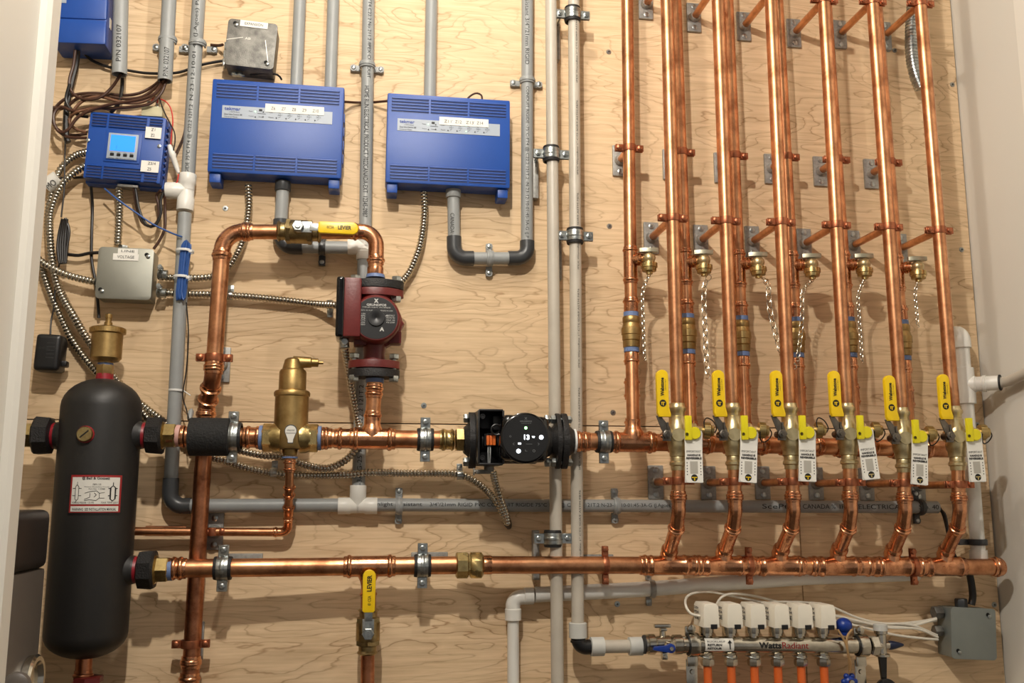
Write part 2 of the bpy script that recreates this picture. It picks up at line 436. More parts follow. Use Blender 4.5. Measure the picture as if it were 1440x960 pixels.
# ---------------------------------------------------------------- generic fittings
def strap(p0, axis, r, label, group, mt=pvc, side=None):        # two-hole strap over a pipe lying on the wall, p0 on pipe axis
    axis = V(axis).normalized(); s_ = axis.cross(-Y).normalized(); t = thing('pipe_strap', label, 'pipe strap', V((p0.x, 0, p0.z)), group)
    M_ = MB(); M_.band(p0, axis, r, .014, .0035, 20, -.25, pi+.25, u=-s_)
    M_.band(p0, axis, r+.0015, .006, .0035, 20, 0, pi, u=-s_)
    for sg in (-1, 1):
        c = V((p0.x, 0, p0.z))+s_*sg*(r+.012)
        M_.box(c+V((0, -.006, 0)), .022, .008, .014, (s_, Y, axis), .002)
        M_.cyl(c+V((0, -.004, 0))+s_*sg*.004, c+V((0, -.0115, 0))+s_*sg*.004, .0075, 14)
    M_.build('strap_body', mt, t)
    for sg in (-1, 1):
        c = V((p0.x, -.0125, p0.z))+s_*sg*(r+.016)
        MB().lathe(c+Y*.002, -Y, [(0, .0048), (.002, .0048), (.003, .003)], 12).build('screw', steel, t)
    return t
def ringclamp(c, axis, r, ear, label, group, rub=True, tail=0.0, wd=.022):    # split ring: axis of pipe, ear direction
    axis = V(axis).normalized(); ear = (ear-axis*ear.dot(axis)).normalized(); nn = axis.cross(ear)
    t = thing('pipe_clamp', label, 'pipe clamp', c, group)
    if rub: MB().band(c, axis, r, wd*1.55, .0045, 32).build('rubber_lining', rubber, t)
    M_ = MB(); R_ = r+.0035; M_.band(c, axis, R_, wd, .0022, 32); M_.band(c, axis, R_+.0005, wd*.35, .0024, 32)
    for sg in (-1, 1):
        e = c+ear*sg*(R_+.011)
        for q in (-1, 1):
            M_.box(e+nn*q*.0025, wd*.92, .002, .022, (axis, nn, ear), .0008, 1)
    M_.build('steel_ring', steel, t)
    fw = nn if nn.y < 0 else -nn
    for sg in (-1, 1):
        e = c+ear*sg*(R_+.0125)
        B = MB(); B.hexn(e+fw*.0055, fw, .0062, .004); B.cyl(e-fw*.011, e+fw*.010, .003, 10); B.build('bolt', steel, t)
    if tail:
        MB().cyl(c+Y*(R_), V((c.x, -.001, c.z)), .0045, 12).lathe(V((c.x, -.003, c.z)), Y, [(0, .012), (.003, .012)], 16).build('stud', steel, t)
    return t
def bead(r, L_, sl=1.09, bd=1.24, e0=True, e1=True):            # press sleeve profile over length L_
    k = r; p = [(0, k*sl*.98), (k*.06, k*sl)]
    if e0: p += [(k*.35, k*sl), (k*.45, k*bd*.97), (k*.6, k*bd), (k*.75, k*bd*.97), (k*.85, k*sl)]
    if e1: p += [(L_-k*.85, k*sl), (L_-k*.75, k*bd*.97), (L_-k*.6, k*bd), (L_-k*.45, k*bd*.97), (L_-k*.35, k*sl)]
    p += [(L_-k*.06, k*sl), (L_, k*sl*.98)]; return p
def sleeve(M_, p0, p1, r, e0=True, e1=True, sl=1.09, bd=1.24):
    p0, p1 = V(p0), V(p1); return M_.lathe(p0, p1-p0, bead(r, (p1-p0).length, sl, bd, e0, e1), 24)
def elbow(M_, a, c, b, r, R=None, sl=1.07, press=True, n=20):   # a -> corner c -> b, press cuffs at both ends
    a, b, c = V(a), V(b), V(c); pts = fillet([a, c, b], R or r*2.4, 10); M_.tube(pts, r*sl, n)
    if press:
        for e in (a, b):
            dr = (c-e).normalized(); M_.lathe(e, dr, [(0, r*1.07), (r*.1, r*1.1), (r*.35, r*1.1), (r*.5, r*1.25), (r*.72, r*1.25), (r*.9, r*1.1), (r*1.3, r*1.07)], n)
    return M_
def hose(name, pts, r, mt, label, cat, group=None, n=8, step=.006):
    q = spl(pts, step); o = MB().tube(q, r, n).build(name, mt); return tag(o, label, cat, group)
# ================================================================ grey electrical conduit
RC = .0133
def pipe(M_, p0, p1, r, n=22): return M_.tube([V(p0), V(p1)], r, n)
def conduit(label, a, b_, d=.024, r=RC, txt=None, group=None, hollow=False):
    A, B = W(*a, d), W(*b_, d); t = thing('grey_conduit', label, 'conduit', B if B.z < A.z else A, group)
    M_ = MB(); M_.tube([A+(A-B).normalized()*.45, B], r, 24, cap=not hollow)
    if hollow:
        dr = (A-B).normalized(); M_.lathe(B, dr, [(0, r), (0, r*.84), (.05, r*.84)], 24, cap=False)
        M_.lathe(B+dr*.03, dr, [(0, r*.9), (.001, r*.9)], 24)
    pt = M_.build('pipe', pvc, t)
    for (s0, s1, body, fl, off) in (txt or []):
        q0, q1 = A.lerp(B, s0), A.lerp(B, s1)
        if fl: q0, q1 = q1, q0
        ctext(body, q0, q1, r, .0095, ink, pt, off=off)
    return t
G1 = 'grey conduit lengths on the plywood'
cA = conduit('short open-ended grey conduit beside the blue box in the top left corner', (171, -40), (168, 105), .06, RC*1.12, [(.55, .9, 'P/N 032107', True, .003)], None, True)
cB = conduit('short open-ended grey conduit with a bundle of brown cables coming out', (240, -40), (232, 114), .05, RC*1.1, [(.72, .98, 'P/N: 032107', True, 0)], None, True)
cC = conduit('long grey conduit at the left running from the ceiling to the white tee', (282, -40), (263.5, 262), .03, RC*1.04, [(.12, .62, 'N-23-12-10-01 45 (J.Agoes) P/N', True, .002), (.64, .97, 'RIGIDE 75°C FT4 @ C22.2 121T.2', True, .002)])
def tee(name, label, c, ax, br, r, mt, cat, L1_=.036, L2_=.036, Lb=.036, group=None, sl=1.25):
    ax = V(ax).normalized(); br = V(br).normalized(); M_ = MB()
    for dr, L_ in ((ax, L1_), (-ax, L2_), (br, Lb)):
        M_.lathe(c-dr*.001, dr, [(0, r*1.12), (L_*.35, r*1.12), (L_*.42, r*sl), (L_*.97, r*sl), (L_, r*(sl-.04)), (L_, r*.98)], 24)
    o = M_.build(name, mt); return tag(o, label, cat, group)
upC = (W(271, 200, .03)-W(258, 350, .03)).normalized()
tee('conduit_tee', 'white conduit tee on the left conduit just below the blue controller', W(262.5, 268, .03), upC, W(232, 268, .03)-W(262.5, 268, .03), RC*1.04, pvc_w, 'conduit fitting', .036, .044, .042)
cC2 = thing('grey_conduit', 'long grey conduit at the left below the white tee, bending onto the bottom run', 'conduit', W(240, 700, .03))
M_ = MB(); pipe(M_, W(260, 300, .03), W(239.5, 690, .03), RC*1.02); M_.build('pipe', pvc, cC2)
M_ = MB(); elbow(M_, W(240.5, 672, .03), W(238.5, 712, .03), W(268, 711, .03), RC, .026, 1.17, False, 24)
M_.build('elbow', pvc_d, cC2)
# bottom run
BH = [(268, 711), (395, 710.5), (478, 710)]
cH = thing('grey_conduit', 'horizontal grey conduit at bottom left between dark elbow and white tee', 'conduit', W(268, 711, .026))
pipe(MB(), W(266, 711, .028), W(480, 710, .024), RC*1.02).build('pipe', pvc, cH)
tee('conduit_tee', 'white conduit tee at the foot of the conduit behind the red pump', W(503, 711, .024), X, (W(505, 640, .024)-W(503, 711, .024)), RC, pvc_w, 'conduit fitting', .040, .040, .042)
cH2 = thing('grey_conduit', 'long horizontal grey conduit with printed lettering running right across the lower plywood', 'conduit', W(900, 711, .024))
a, b = W(528, 709.5, .024), W(1318, 713, .024)
pt = pipe(MB(), a, b, RC).build('pipe', pvc, cH2)
MB().lathe(b, (b-a), [(0, RC*.98), (.001, RC*.6), (.002, RC*.2)], 20).build('open_end', hole, cH2)
for s0, s1, body in ((530, 588, 'nlight Resistant'), (598, 785, '3/4"/21mm RIGID PVC CONDUIT RIGIDE 75°C FT4 @ C'), (790, 938, '22.2 121T.2 N-23-12-10-01:45-3A-G (J.Agoes) P/N'), (1053, 1105, 'ScePter'), (1112, 1160, 'CANADA %'), (1166, 1262, 'IPEX ELECTRICAL'), (1285, 1315, 'Sch. 40')):
    q = lambda px: a+(b-a)*((px-528)/(1318-528))
    ctext(body, q(s0), q(s1), RC, .0095, ink, pt, off=.0005)
# conduits dropping onto the first blue box, and beyond
conduit('grey conduit entering the top of the wide blue box, left of two', (423.5, -40), (416.5, 126), .03, RC*.98, None)
conduit('grey conduit entering the top of the wide blue box, right of two', (470, -40), (464.5, 129), .03, RC*.96, None)
cF = conduit('grey conduit between the two large blue boxes running down behind the red pump', (519, -40), (513.5, 335), .026, RC, [(.05, .42, 'HOE @ FT4 C22.2 No.211.2 /IPEX CONDUIT', False, .002), (.45, .93, 'HOME RUN ELECTRICAL PRODUCT 7022CANADA-EXT  12345-0987', False, -.001)])
conduit('grey conduit entering the top of the right-hand large blue box', (607.5, -40), (604.3, 142), .03, RC*.98, None)
cG = thing('grey_conduit', 'grey conduit loop hanging right of the right-hand large blue box with dark elbows', 'conduit', W(689, 363, .024))
a, b = W(741.8, -40, .024), W(741, 345, .024)
pt = pipe(MB(), a+(a-b).normalized()*.45, b, RC).build('pipe', pvc, cG)
for s0, s1, body in ((.03, .36, 'Flame Resistant 3/4"/21mm RIGID'), (.44, .98, 'CONDUIT RIGIDE -75°C-FT4 @ C22.2 121T.2 -N-23-12-10-01:45-3A-G (J.P')):
    ctext(body, a.lerp(b, s0), a.lerp(b, s1), RC, .009, ink, pt)
pipe(MB(), W(664, 363, .024), W(720, 363, .024), RC).build('pipe', pvc, cG)
pl = pipe(MB(), W(637.5, 270, .03), W(638.5, 336, .026), RC).build('pipe', pvc, cG)
ctext('CANADA', W(636, 302, .029), W(636, 330, .029), RC, .008, ink, pl)
for A, C_, B_ in (((741.3, 339), (741.3, 363), (715, 363)), ((638.5, 333), (638.8, 363), (666, 363))):
    M_ = MB(); pts = fillet([W(*A, .0245), W(*C_, .0245), W(*B_, .0245)], .024, 12); M_.tube(pts, RC*1.2, 24)
    M_.build('elbow', pvc_d, cG)
MB().lathe(W(637.5, 267, .03), -Z, [(0, .0165), (.016, .0165), (.018, .0155)], 24).build('box_adapter', pvc_d if False else pvc, cG)
M_ = strap(W(689, 363, .024), X, RC, 'two-hole grey strap on the short level piece of the hanging conduit loop', 'grey pipe straps')
# under the wide blue box, passing behind the copper
cU = thing('grey_conduit', 'grey conduit from under the wide blue box running behind the yellow-handled valve', 'conduit', W(397, 340, .022))
pipe(MB(), W(398, 262, .03), W(395, 312, .026), RC*1.02).build('pipe', pvc, cU)
MB().lathe(W(398, 256, .03), -Z, [(0, .0165), (.018, .0165), (.02, .0155)], 24).build('box_adapter', pvc_d, cU)
M_ = MB(); pts = fillet([W(395, 309, .024), W(395, 347, .022), W(425, 347, .022)], .026, 10); M_.tube(pts, RC*1.2, 24); M_.build('elbow', pvc_d, cU)
pipe(MB(), W(420, 347, .022), W(492, 348, .022), RC).build('pipe', pvc, cU)
strap(W(453, 347.5, .022), X, RC, 'grey strap on the conduit half hidden behind the yellow-handled valve', 'grey pipe straps', pvc_d)
tee('conduit_tee', 'white conduit tee tucked behind the copper bend above the red pump', W(512.5, 347, .022), (W(514, 300, .024)-W(511, 400, .022)), W(480, 347, .022)-W(513, 347, .022), RC, pvc_w, 'conduit fitting', .038, .030, .036)
cP = thing('grey_conduit', 'grey conduit running down behind the red pump to the lower white tee', 'conduit', W(504, 690, .024))
a, b = W(511.5, 366, .024), W(504, 692, .024); pt = pipe(MB(), a, b, RC).build('pipe', pvc, cP)
ctext('-3A-G-25 10-01-2 C22.2 121T.2', a.lerp(b, .97), a.lerp(b, .55), RC, .009, ink, pt, off=-.001)
for (px, py, d, r), lb in (((236, 57, .045, RC*1.1), 'grey strap on the short open-ended conduit with brown cables'), ((278, 62, .03, RC*1.04), 'grey strap on the long left conduit left of the small metal box'),
        ((516.3, 92, .026, RC), 'grey strap on the conduit between the two large blue boxes'), ((741.5, 114, .024, RC), 'grey strap high on the conduit right of the right-hand blue box')):
    strap(W(px, py, d), Z, r, lb, 'grey pipe straps')
for px, lb in ((561, 'grey strap on the bottom conduit under the union nuts of the ring clamps'), (867, 'grey strap on the bottom conduit just right of the two vertical plastic pipes'), (1294, 'dark grey strap at the right end of the bottom conduit')):
    strap(W(px, 711 if px < 1000 else 713, .024), X, RC, lb, 'grey pipe straps', pvc_d if px > 1000 else pvc)

# ================================================================ blue boxes
def frame(TL, TR, BL, d):
    o = W(*TL, d); ux = (W(*TR, d)-o); w = ux.length; ux.normalize(); uz = (-Y).cross(ux).normalized()      # up in the face plane
    h = abs((W(*BL, d)-o).dot(uz)); return o, ux, uz, w, h
def bigbox(label, TL, TR, BL, zones, zlab, bright):
    d = .062; o, ux, uz, w, h = frame(TL, TR, BL, d); t = thing('zone_control_box', label, 'control box', V((o.x+w/2, 0, o.z-h)))
    ax = (ux, Y, uz); c = o+ux*w/2-uz*h/2
    M_ = MB().box(c+Y*(d-.014)/2, w, d-.014, h, ax, .004).box(c+Y*(d-.0085), w*.985, .014, h*.975, ax, .004)
    body = M_.build('housing', blue, t)
    V0 = MB()
    for base, n in ((h*.035, 5), (h*.79, 5)):
        cw = [(0.035, .335), (.35, .65), (.665, .965)]
        for (a0, a1) in cw:
            for k in range(n):
                zc = base+k*h*.034+.004; V0.box(o+ux*(w*(a0+a1)/2)-uz*zc-Y*.0006, w*(a1-a0), .003, .0034, ax, .0008, 1)
    V0.build('louvres', blue, body)
    V1 = MB()
    for base in (h*.035, h*.79):
        for (a0, a1) in [(0.035, .335), (.35, .65), (.665, .965)]:
            for k in range(5):
                zc = base+k*h*.034+.0068; V1.box(o+ux*(w*(a0+a1)/2)-uz*zc+Y*.0002, w*(a1-a0), .0014, .0016, ax)
    V1.build('louvre_slot_shade', blue_d, body)  # thin dark strips under the ribs paint the shade of the slots
    Ft = MB()
    for fx in (.055, .945): Ft.box(o+ux*w*fx-uz*(h+.008)+Y*.03, w*.085, .045, .024, ax, .003)
    Ft.build('bottom_foot', blue, t)
    S_ = MB()
    for k in range(4): S_.box(o+ux*(w+.0006)-uz*h*(.30+.15*k)+Y*.035, .003, .028, h*.1, ax, .001)
    S_.build('side_knockouts', blue, t)
    # label strip
    lw = w*.83; lh = h*.135; lo = o+ux*w*.085-uz*(h*.285+lh)
    lab = MB().box(lo+ux*lw/2+uz*lh/2-Y*.0002, lw, .0012, lh, ax).build('printed_strip', greylab, t)
    P = lambda u, v: lo+ux*lw*u+uz*lh*v-Y*.001
    T = MB(); text('tekmar', P(.02, .62), ux, uz, lw*.145, lh*.28, None, None, lift=.0003, bold=.02, mb=T); T.build('brand_lettering', blueink, lab)
    T = MB(); text('a WATTS Brand', P(.065, .45), ux, uz, lw*.09, lh*.1, None, None, mb=T)
    text('Zone Valve Control 368', P(.02, .24), ux, uz, lw*.16, lh*.13, None, None, mb=T, bold=.01); text('Universal Reset', P(.02, .06), ux, uz, lw*.12, lh*.1, None, None, mb=T)
    for u, s_ in ((.24, 'Power'), (.42, 'Call')): text(s_, P(u, .6), ux, uz, lw*.035, lh*.1, None, None, mb=T)
    for u, s_ in ((.24, 'Primary'), (.33, 'Demand'), (.42, 'Reset')): text(s_, P(u, .2), ux, uz, lw*.045, lh*.1, None, None, mb=T)
    MB_ = T
    T.box(P(.345, .78)-Y*.0001, lw*.03, .0008, lh*.16, ax).box(P(.355, .5), lw*.075, .0008, lh*.025, ax)
    for k in range(5):
        u = .49+.088*k
        text('Zone %d' % (k+1), P(u+.012, .42), ux, uz, lw*.04, lh*.12, None, None, mb=T)
        for v in (.72, .22): T.lathe(P(u, v), -Y, [(0, .0014), (.0006, .0014)], 10)
        T.box(P(u+.028, .62), lw*.025, .0006, lh*.02, (ux*cos(.6)-uz*sin(.6), Y, uz), 0)
        T.box(P(u+.028, .3), lw*.025, .0006, lh*.02, (ux*cos(.6)+uz*sin(.6), Y, uz), 0)
    for u, v in ((.30, .2), (.37, .64), (.37, .25)): T.lathe(P(u, v), -Y, [(0, .0014), (.0006, .0014)], 10)
    T.build('small_lettering', ink, lab)
    T = MB(); T.lathe(P(.297, .64), -Y, [(0, .0017), (.001, .0015)], 10)
    for k in bright: 
        for v in (.72, .22): T.lathe(P(.49+.088*k, v), -Y, [(0, .0015), (.001, .0013)], 10)
    T.build('indicator_light', ledsm, lab)
    z0, z1, v0 = zlab; zw = w*(z1-z0); zh = h*.09
    zl = MB().box(o+ux*w*(z0+z1)/2-uz*(h*v0)-Y*.0012, zw, .0012, zh, ax).build('paper_label', paper, t)
    T = MB()
    for k, s_ in enumerate(zones): text(s_, o+ux*(w*z0+zw*(.1+.88*k/len(zones)))-uz*(h*v0+zh*.22)-Y*.0018, ux, uz, zw*.35/len(zones)*(len(s_)/2), zh*.38, None, None, mb=T)
    T.build('lettering', inkg, zl)
    return t
bigbox('large blue control box, the wider one, with five zone numbers Z6 to Z10', (299, 110), (484.5, 122.5), (293, 241), ('Z6', 'Z7', 'Z8', 'Z9', 'Z10'), (.405, .85, .285), ())
bigbox('large blue control box right of the grey conduit, with zone numbers Z11 to Z14', (545, 130), (717.5, 141), (544, 256), ("Z11'", 'Z12', "Z13'", 'Z14'), (.42, .82, .285), (2,))

# controller with the lit screen
d = .055; o, ux, uz, w, h = frame((127, 156), (234, 165.5), (121.5, 250), d); ax = (ux, Y, uz)
t = thing('boiler_controller', 'small blue controller with a lit blue screen and four buttons', 'controller', V((o.x+w/2, 0, o.z-h)))
P = lambda u, v, e=0: o+ux*w*u-uz*h*v-Y*e
body = MB().box(P(.5, .5)+Y*d/2, w, d-.001, h, ax, .0035).box(P(.5, .5)+Y*d*.72, w*1.03, d*.5, h*1.04, ax, .003).build('housing', blue, t)
R_ = MB(); S_ = MB()
for v0 in (.05, .82):
    for a0, a1 in ((.04, .23), (.26, .75), (.79, .96)):
        for k in range(4): S_.box(P((a0+a1)/2, v0+.012+k*.043, .0002), w*(a1-a0), .0016, h*.02, ax)
        for k in range(5): R_.box(P((a0+a1)/2, v0-.010+k*.043, .001), w*(a1-a0), .003, h*.014, ax, .0006, 1)
for k in range(9): R_.box(P(1.008, .12+k*.09)+Y*.028, .003, .03, h*.03, ax, .0008, 1)
R_.build('louvres', blue, body); S_.build('louvre_slot_shade', blue_d, body)  # dark strips between the ribs carry painted slot shade
bz = MB().box(P(.475, .5, .001), w*.41, .004, h*.41, ax, .001).box(P(.475, .5, .0), w*.47, .003, h*.47, ax, .001)
bz.build('screen_surround', blue, t)
bz = MB().box(P(.475, .5, .003), w*.39, .002, h*.385, ax, .0005).build('bezel', greylab, t)
MB().box(P(.475, .455, .0042), w*.32, .001, h*.235, ax).build('lit_screen', screen, bz)
T = MB()
for k in range(4): T.box(P(.35+.085*k, .63, .0044), w*.05, .002, h*.04, ax, .0006, 1)
T.build('button', hole, bz)
T = MB()
for k, s_ in enumerate(('Menu', 'Item', '▲' if False else 'Up', 'Dn')): text(s_, P(.33+.085*k, .605, .0041), ux, uz, w*.035, h*.015, None, None, mb=T)
text('tekmar 406 House Control', P(.30, .69, .0041), ux, uz, w*.34, h*.016, None, None, mb=T)
T.box(P(.40, .52, .0048), w*.002, .0004, h*.05, ax); T.build('lettering', ink, bz)
for (u, v, uw, vh, l1, l2) in ((.855, .255, .21, .17, 'Z1', 'Z2'), (.855, .765, .235, .17, 'Z3/4', 'Z5')):
    q = MB().box(P(u, v, .0030), w*uw, .0016, h*vh, ax, .0003, 1).build('paper_label', paper, t)
    T = MB(); text(l1, P(u-.03, v-.025, .0040), ux, uz, w*.052*(len(l1)/2), h*.042, None, None, mb=T); text(l2, P(u-.03, v+.06, .0040), ux, uz, w*.052, h*.042, None, None, mb=T)
    T.build('lettering', inkg, q)
for u, v in ((.015, .44), (.945, .44)): MB().lathe(P(u, v), -Y, [(0, .0038), (.0018, .0036), (.0024, .001)], 12).build('cover_screw', steel, t)
MB().box(P(.57, 1.045)+Y*.02, w*.27, .02, .006, ax, .001).build('terminal_slot', cast, t)
# transformer terminal behind it
t = thing('terminal_block', 'small pale terminal block with two blade terminals above the blue controller', 'terminal block', W(215, 160, .02))
MB().box(W(216, 160, .025), .042, .03, .022, bev=.002).build('block', mat('pale_terminal', (196, 188, 150), .5), t)
for px in (209, 221): MB().box(W(px, 151, .03), .004, .001, .022, bev=.0003).cyl(W(px, 147, .03), W(px, 142, .03), .003, 10).build('blade_terminal', steel, t)

# blue box cut by the top left corner
d = .075; o, ux, uz, w, h = frame((78, -60), (153, -56), (72, 59), d); ax = (ux, Y, uz)
t = thing('control_box', 'plain blue control box cut off by the top left corner', 'control box', V((o.x+w/2, 0, o.z-h)))
P = lambda u, v, e=0: o+ux*w*u-uz*h*v-Y*e
MB().box(P(.5, .36)+Y*d/2, w, d-.001, h*.70, ax, .005).box(P(.5, .86)+Y*(d/2), w, d-.001, h*.28, ax, .005).box(P(.5, .6)+Y*(d/2+.001), w*.992, d-.006, h*.7, ax, .002).build('housing', blue, t)
MB().box(P(1.005, .68)+Y*.03, .001, .012, .022, ax).build('paper_label', paper, t)
MB().box(P(.1, .5, .0004), .03, .001, .014, ax).build('printed_strip', greylab, t)

# metal junction boxes
def jbox(label, TL, TR, BL, d, mt, lines, holes, lab_uv, cover=.0022, r=.008):
    o, ux, uz, w, h = frame(TL, TR, BL, d); ax = (ux, Y, uz); t = thing('junction_box', label, 'junction box', V((o.x+w/2, 0, o.z-h)))
    P = lambda u, v, e=0: o+ux*w*u-uz*h*v-Y*e
    MB().box(P(.5, .5)+Y*(d/2+.001), w*.965, d-.003, h*.965, ax, .004).build('box_body', mt, t)
    poly = []
    for cx, cy, a0 in ((w-r, -r, 0), (r, -r, pi/2), (r, -h+r, pi), (w-r, -h+r, 3*pi/2)):
        for k in range(6): a = a0+pi/2*k/5; poly.append((cx+r*cos(a), cy+r*sin(a)))
    cv = MB().prism(poly, o+Y*cover, ux, uz, -Y*cover, .0006).build('cover_plate', mt, t)
    for u, v in holes:
        M_ = MB().lathe(P(u, v, .0003), -Y, [(0, .0042), (.0003, .0042)], 14); M_.box(P(u+.02, v+.012, .0003), .007, .0006, .005, ax); M_.build('keyhole_slot', hole, cv)
        MB().lathe(P(u+.03, v+.035, 0), -Y, [(0, .0042), (.0016, .0042), (.0028, .002)], 12).build('cover_screw', steel, t)
    for k, (s_, u, v, lw_, lh_) in enumerate(lines):
        q = MB().box(P(u, v, .0008), w*lw_, .0008, h*lh_, ax).build('paper_label', paper, t)
        T = MB(); text(s_, P(u-lw_*.33, v+lh_*.2, .0014), ux, uz, w*lw_*.66, h*lh_*.42, None, None, mb=T); T.build('lettering', inkg, q)
    return t, P
t, P = jbox('small scratched metal box labelled EXPANSION above the wide blue box', (321.5, 25.5), (391, 34), (314.5, 90), .06, cast, [('EXPANSION', .52, .075, .56, .135)], [(.14, .09), (.84, .86)], None)
T = MB()
for k in range(3): T.box(P(-.035, .5+k*.18)+Y*.03, .006, .02, .016, (X, Y, Z), .002)
for u in (.2, .3): T.hexn(P(u, 1.06)+Y*.03, Z, .007, .008)
T.cyl(P(.13, 1.06)+Y*.03, P(.4, 1.07)+Y*.03, .0035, 10); T.build('cable_clamp', steel, t)
T = MB(); T.box(P(.17, .42, .0003), w*.0+.034, .0003, .0012, (V((.97, 0, .22)).normalized(), Y, V((-.22, 0, .97)).normalized()))
T.box(P(.83, .62, .0003), .0012, .0003, .05, (V((1, 0, .15)).normalized(), Y, V((-.15, 0, 1)).normalized()))
text('AB', P(.37, .42, .0003), X, Z, .012, .005, None, None, mb=T); T.build('scratches', mat('bare_scratch', (190, 188, 180), .35, .8), t)
t, P = jbox('square metal box labelled LINE VOLTAGE below the blue controller', (139, 346.5), (217, 350), (134, 419), .055, boxsteel, [('LINE', .53, .07, .36, .1), ('VOLTAGE', .50, .185, .46, .13)], [(.87, .12), (.09, .83)], None)
t2, P2 = jbox('bare grey junction box at the bottom right corner', (1337, 853), (1400, 856), (1339, 926), .055, mat('zinc_box', (140, 146, 142), .5, .5, var=.08, vs=10), [], [(.82, .12), (.14, .84)], None)
MB().hexn(P2(-.12, .14)+Y*.03, X, .014, .02).hexn(P2(-.12, .5)+Y*.03, X, .012, .018).build('cable_clamp', cast, t2)
MB().hexn(P2(.42, -.06)+Y*.03, Z, .013, .02).build('cable_gland', pvc_d, t2)
# connectors on the line voltage box
T = MB()
for v in (.43, .80):
    T.cyl(P(1.05, v)+Y*.025, P(1.22, v+.01)+Y*.025, .0095, 14); T.hexn(P(1.1, v)+Y*.025, X, .012, .006); T.cyl(P(1.12, v-.1)+Y*.02, P(1.12, v-.1)-Y*.0, .004, 10); T.hexn(P(1.12, v-.08)+Y*.005, -Y, .0055, .006)
T.build('conduit_connector', steel, t)
MB().hexn(P(.37, -.05)+Y*.03, Z, .010, .012).build('conduit_connector', steel, t)
MB().hexn(P(-.03, .63)+Y*.03, X, .010, .012).build('conduit_connector', steel, t)

# ================================================================ armoured cable
ac = lambda pts, label, d=.014, r=.0068: tag(armoured(P3(pts, d), r).build('armoured_cable', armour), label, 'armoured cable', 'armoured metal cables')
ac([(124, 213, .03), (104, 220), (84, 240), (72, 275), (68, 310), (71, 350), (78, 390), (93, 425), (115, 465), (140, 500), (165, 535), (196, 566), (232, 594)], 'armoured cable arching from behind the blue controller down past the white tape', .016)
ac([(121, 232, .03), (104, 243), (86, 262), (72, 296, .022), (70, 330), (74, 372), (84, 410, .02), (104, 445), (128, 484, .02), (160, 530), (196, 575), (212, 594)], 'armoured cable just inside the outer one, curving down behind the black tank', .03)
ac([(-40, 340, .02), (45, 361), (62, 371), (90, 385), (118, 393), (134, 396)], 'short armoured cable entering the left side of the LINE VOLTAGE box', .03)
ac([(58, 372, .014), (66, 400, .014), (78, 430, .014), (100, 475, .014), (124, 510, .014), (150, 540, .014)], 'armoured cable running lowest of the bunch left of the brass air vent', .014)
ac([(167, 263), (168, 290), (167, 320), (165.5, 345)], 'short armoured cable between the blue controller and the LINE VOLTAGE box', .03)
ac([(222, 388, .03), (240, 390), (270, 391), (300, 388), (322, 375, .02), (337, 350, .02), (345, 325, .02), (350, 290), (349, 258, .03)], 'armoured cable from the LINE VOLTAGE box up to the wide blue box', .02)
ac([(224, 410, .03), (250, 413), (300, 414), (350, 417), (400, 422), (440, 427), (474, 429, .05)], 'armoured cable running level from the LINE VOLTAGE box to the red pump', .02)
ac([(596, 268, .03), (597, 300), (592, 340), (582, 370), (572, 388), (560, 399, .03), (545, 408, .04)], 'armoured cable from the right-hand large blue box down to the red pump', .02)
ac([(485, 490, .08), (489, 512, .06), (494, 545, .045), (502, 585, .03), (506, 605, .04), (503, 625, .045), (488, 645, .045), (465, 657, .04), (445, 657, .03), (420, 650), (400, 642), (370, 640), (340, 634), (316, 630)], 'armoured cable hanging from the red pump and looping left under the brass separator', .024)
ac([(232, 594, .016), (262, 622), (290, 640), (318, 648), (345, 657), (385, 665), (440, 668), (490, 667, .042), (520, 664, .042), (560, 665, .02), (600, 665), (640, 666), (662, 673), (685, 690), (700, 708, .045), (713, 735, .03)], 'long armoured cable along the plywood below the main copper line, ending in a curl', .016)
ac([(693, 662, .08), (697, 680, .06), (703, 700, .055), (711, 722, .04), (714, 737, .03)], 'short armoured cable hanging under the black circulator', .05, .0068)
T = thing('armoured_cable_end', 'black end bushing where two armoured cables meet the plywood', 'bushing', W(714, 737, .02))
MB().lathe(W(713, 733, .03), W(716, 741, .0)-W(713, 733, .03), [(0, .0085), (.012, .0085), (.03, .006)], 14).build('bushing', blackc, T)
def cstrap(px, py, d, label, up=True):
    t = thing('cable_strap', label, 'cable strap', W(px, py, 0), 'one-hole cable straps')
    c = W(px, py, d); M_ = MB(); M_.band(c, X, .0072, .013, .002, 18, -.4, pi+.4, u=Z)
    e = V((c.x, -.003, c.z))+Z*(.015 if up else -.015); M_.box(e, .012, .003, .018, bev=.001); M_.build('strap_body', steel, t)
    MB().lathe(e-Y*.001, -Y, [(0, .0046), (.002, .0046), (.003, .002)], 12).build('screw', steel, t); return t
cstrap(323, 415, .018, 'one-hole strap on the level armoured cable right of the tall copper loop')
cstrap(464, 428, .02, 'one-hole strap on the level armoured cable beside the red pump', False)
cstrap(385, 664, .018, 'one-hole strap on the armoured cable left of the brass separator drain')
cstrap(647, 668, .018, 'one-hole strap on the armoured cable under the black circulator')
# white tape round the bunch
M_ = MB().lathe(W(66, 262, .02), W(84, 250, .024)-W(66, 262, .02), [(0, .016), (.028, .017)], 18); o_ = M_.build('tape_wrap', paper); tag(o_, 'white tape with handwriting wrapped round the armoured cables at left', 'tape')
wt = MB(); ctext('MO', W(67, 262, .022), W(79, 254, .024), .0162, .012, None, None, mb=wt); q = wt.build('handwriting', ink, o_)

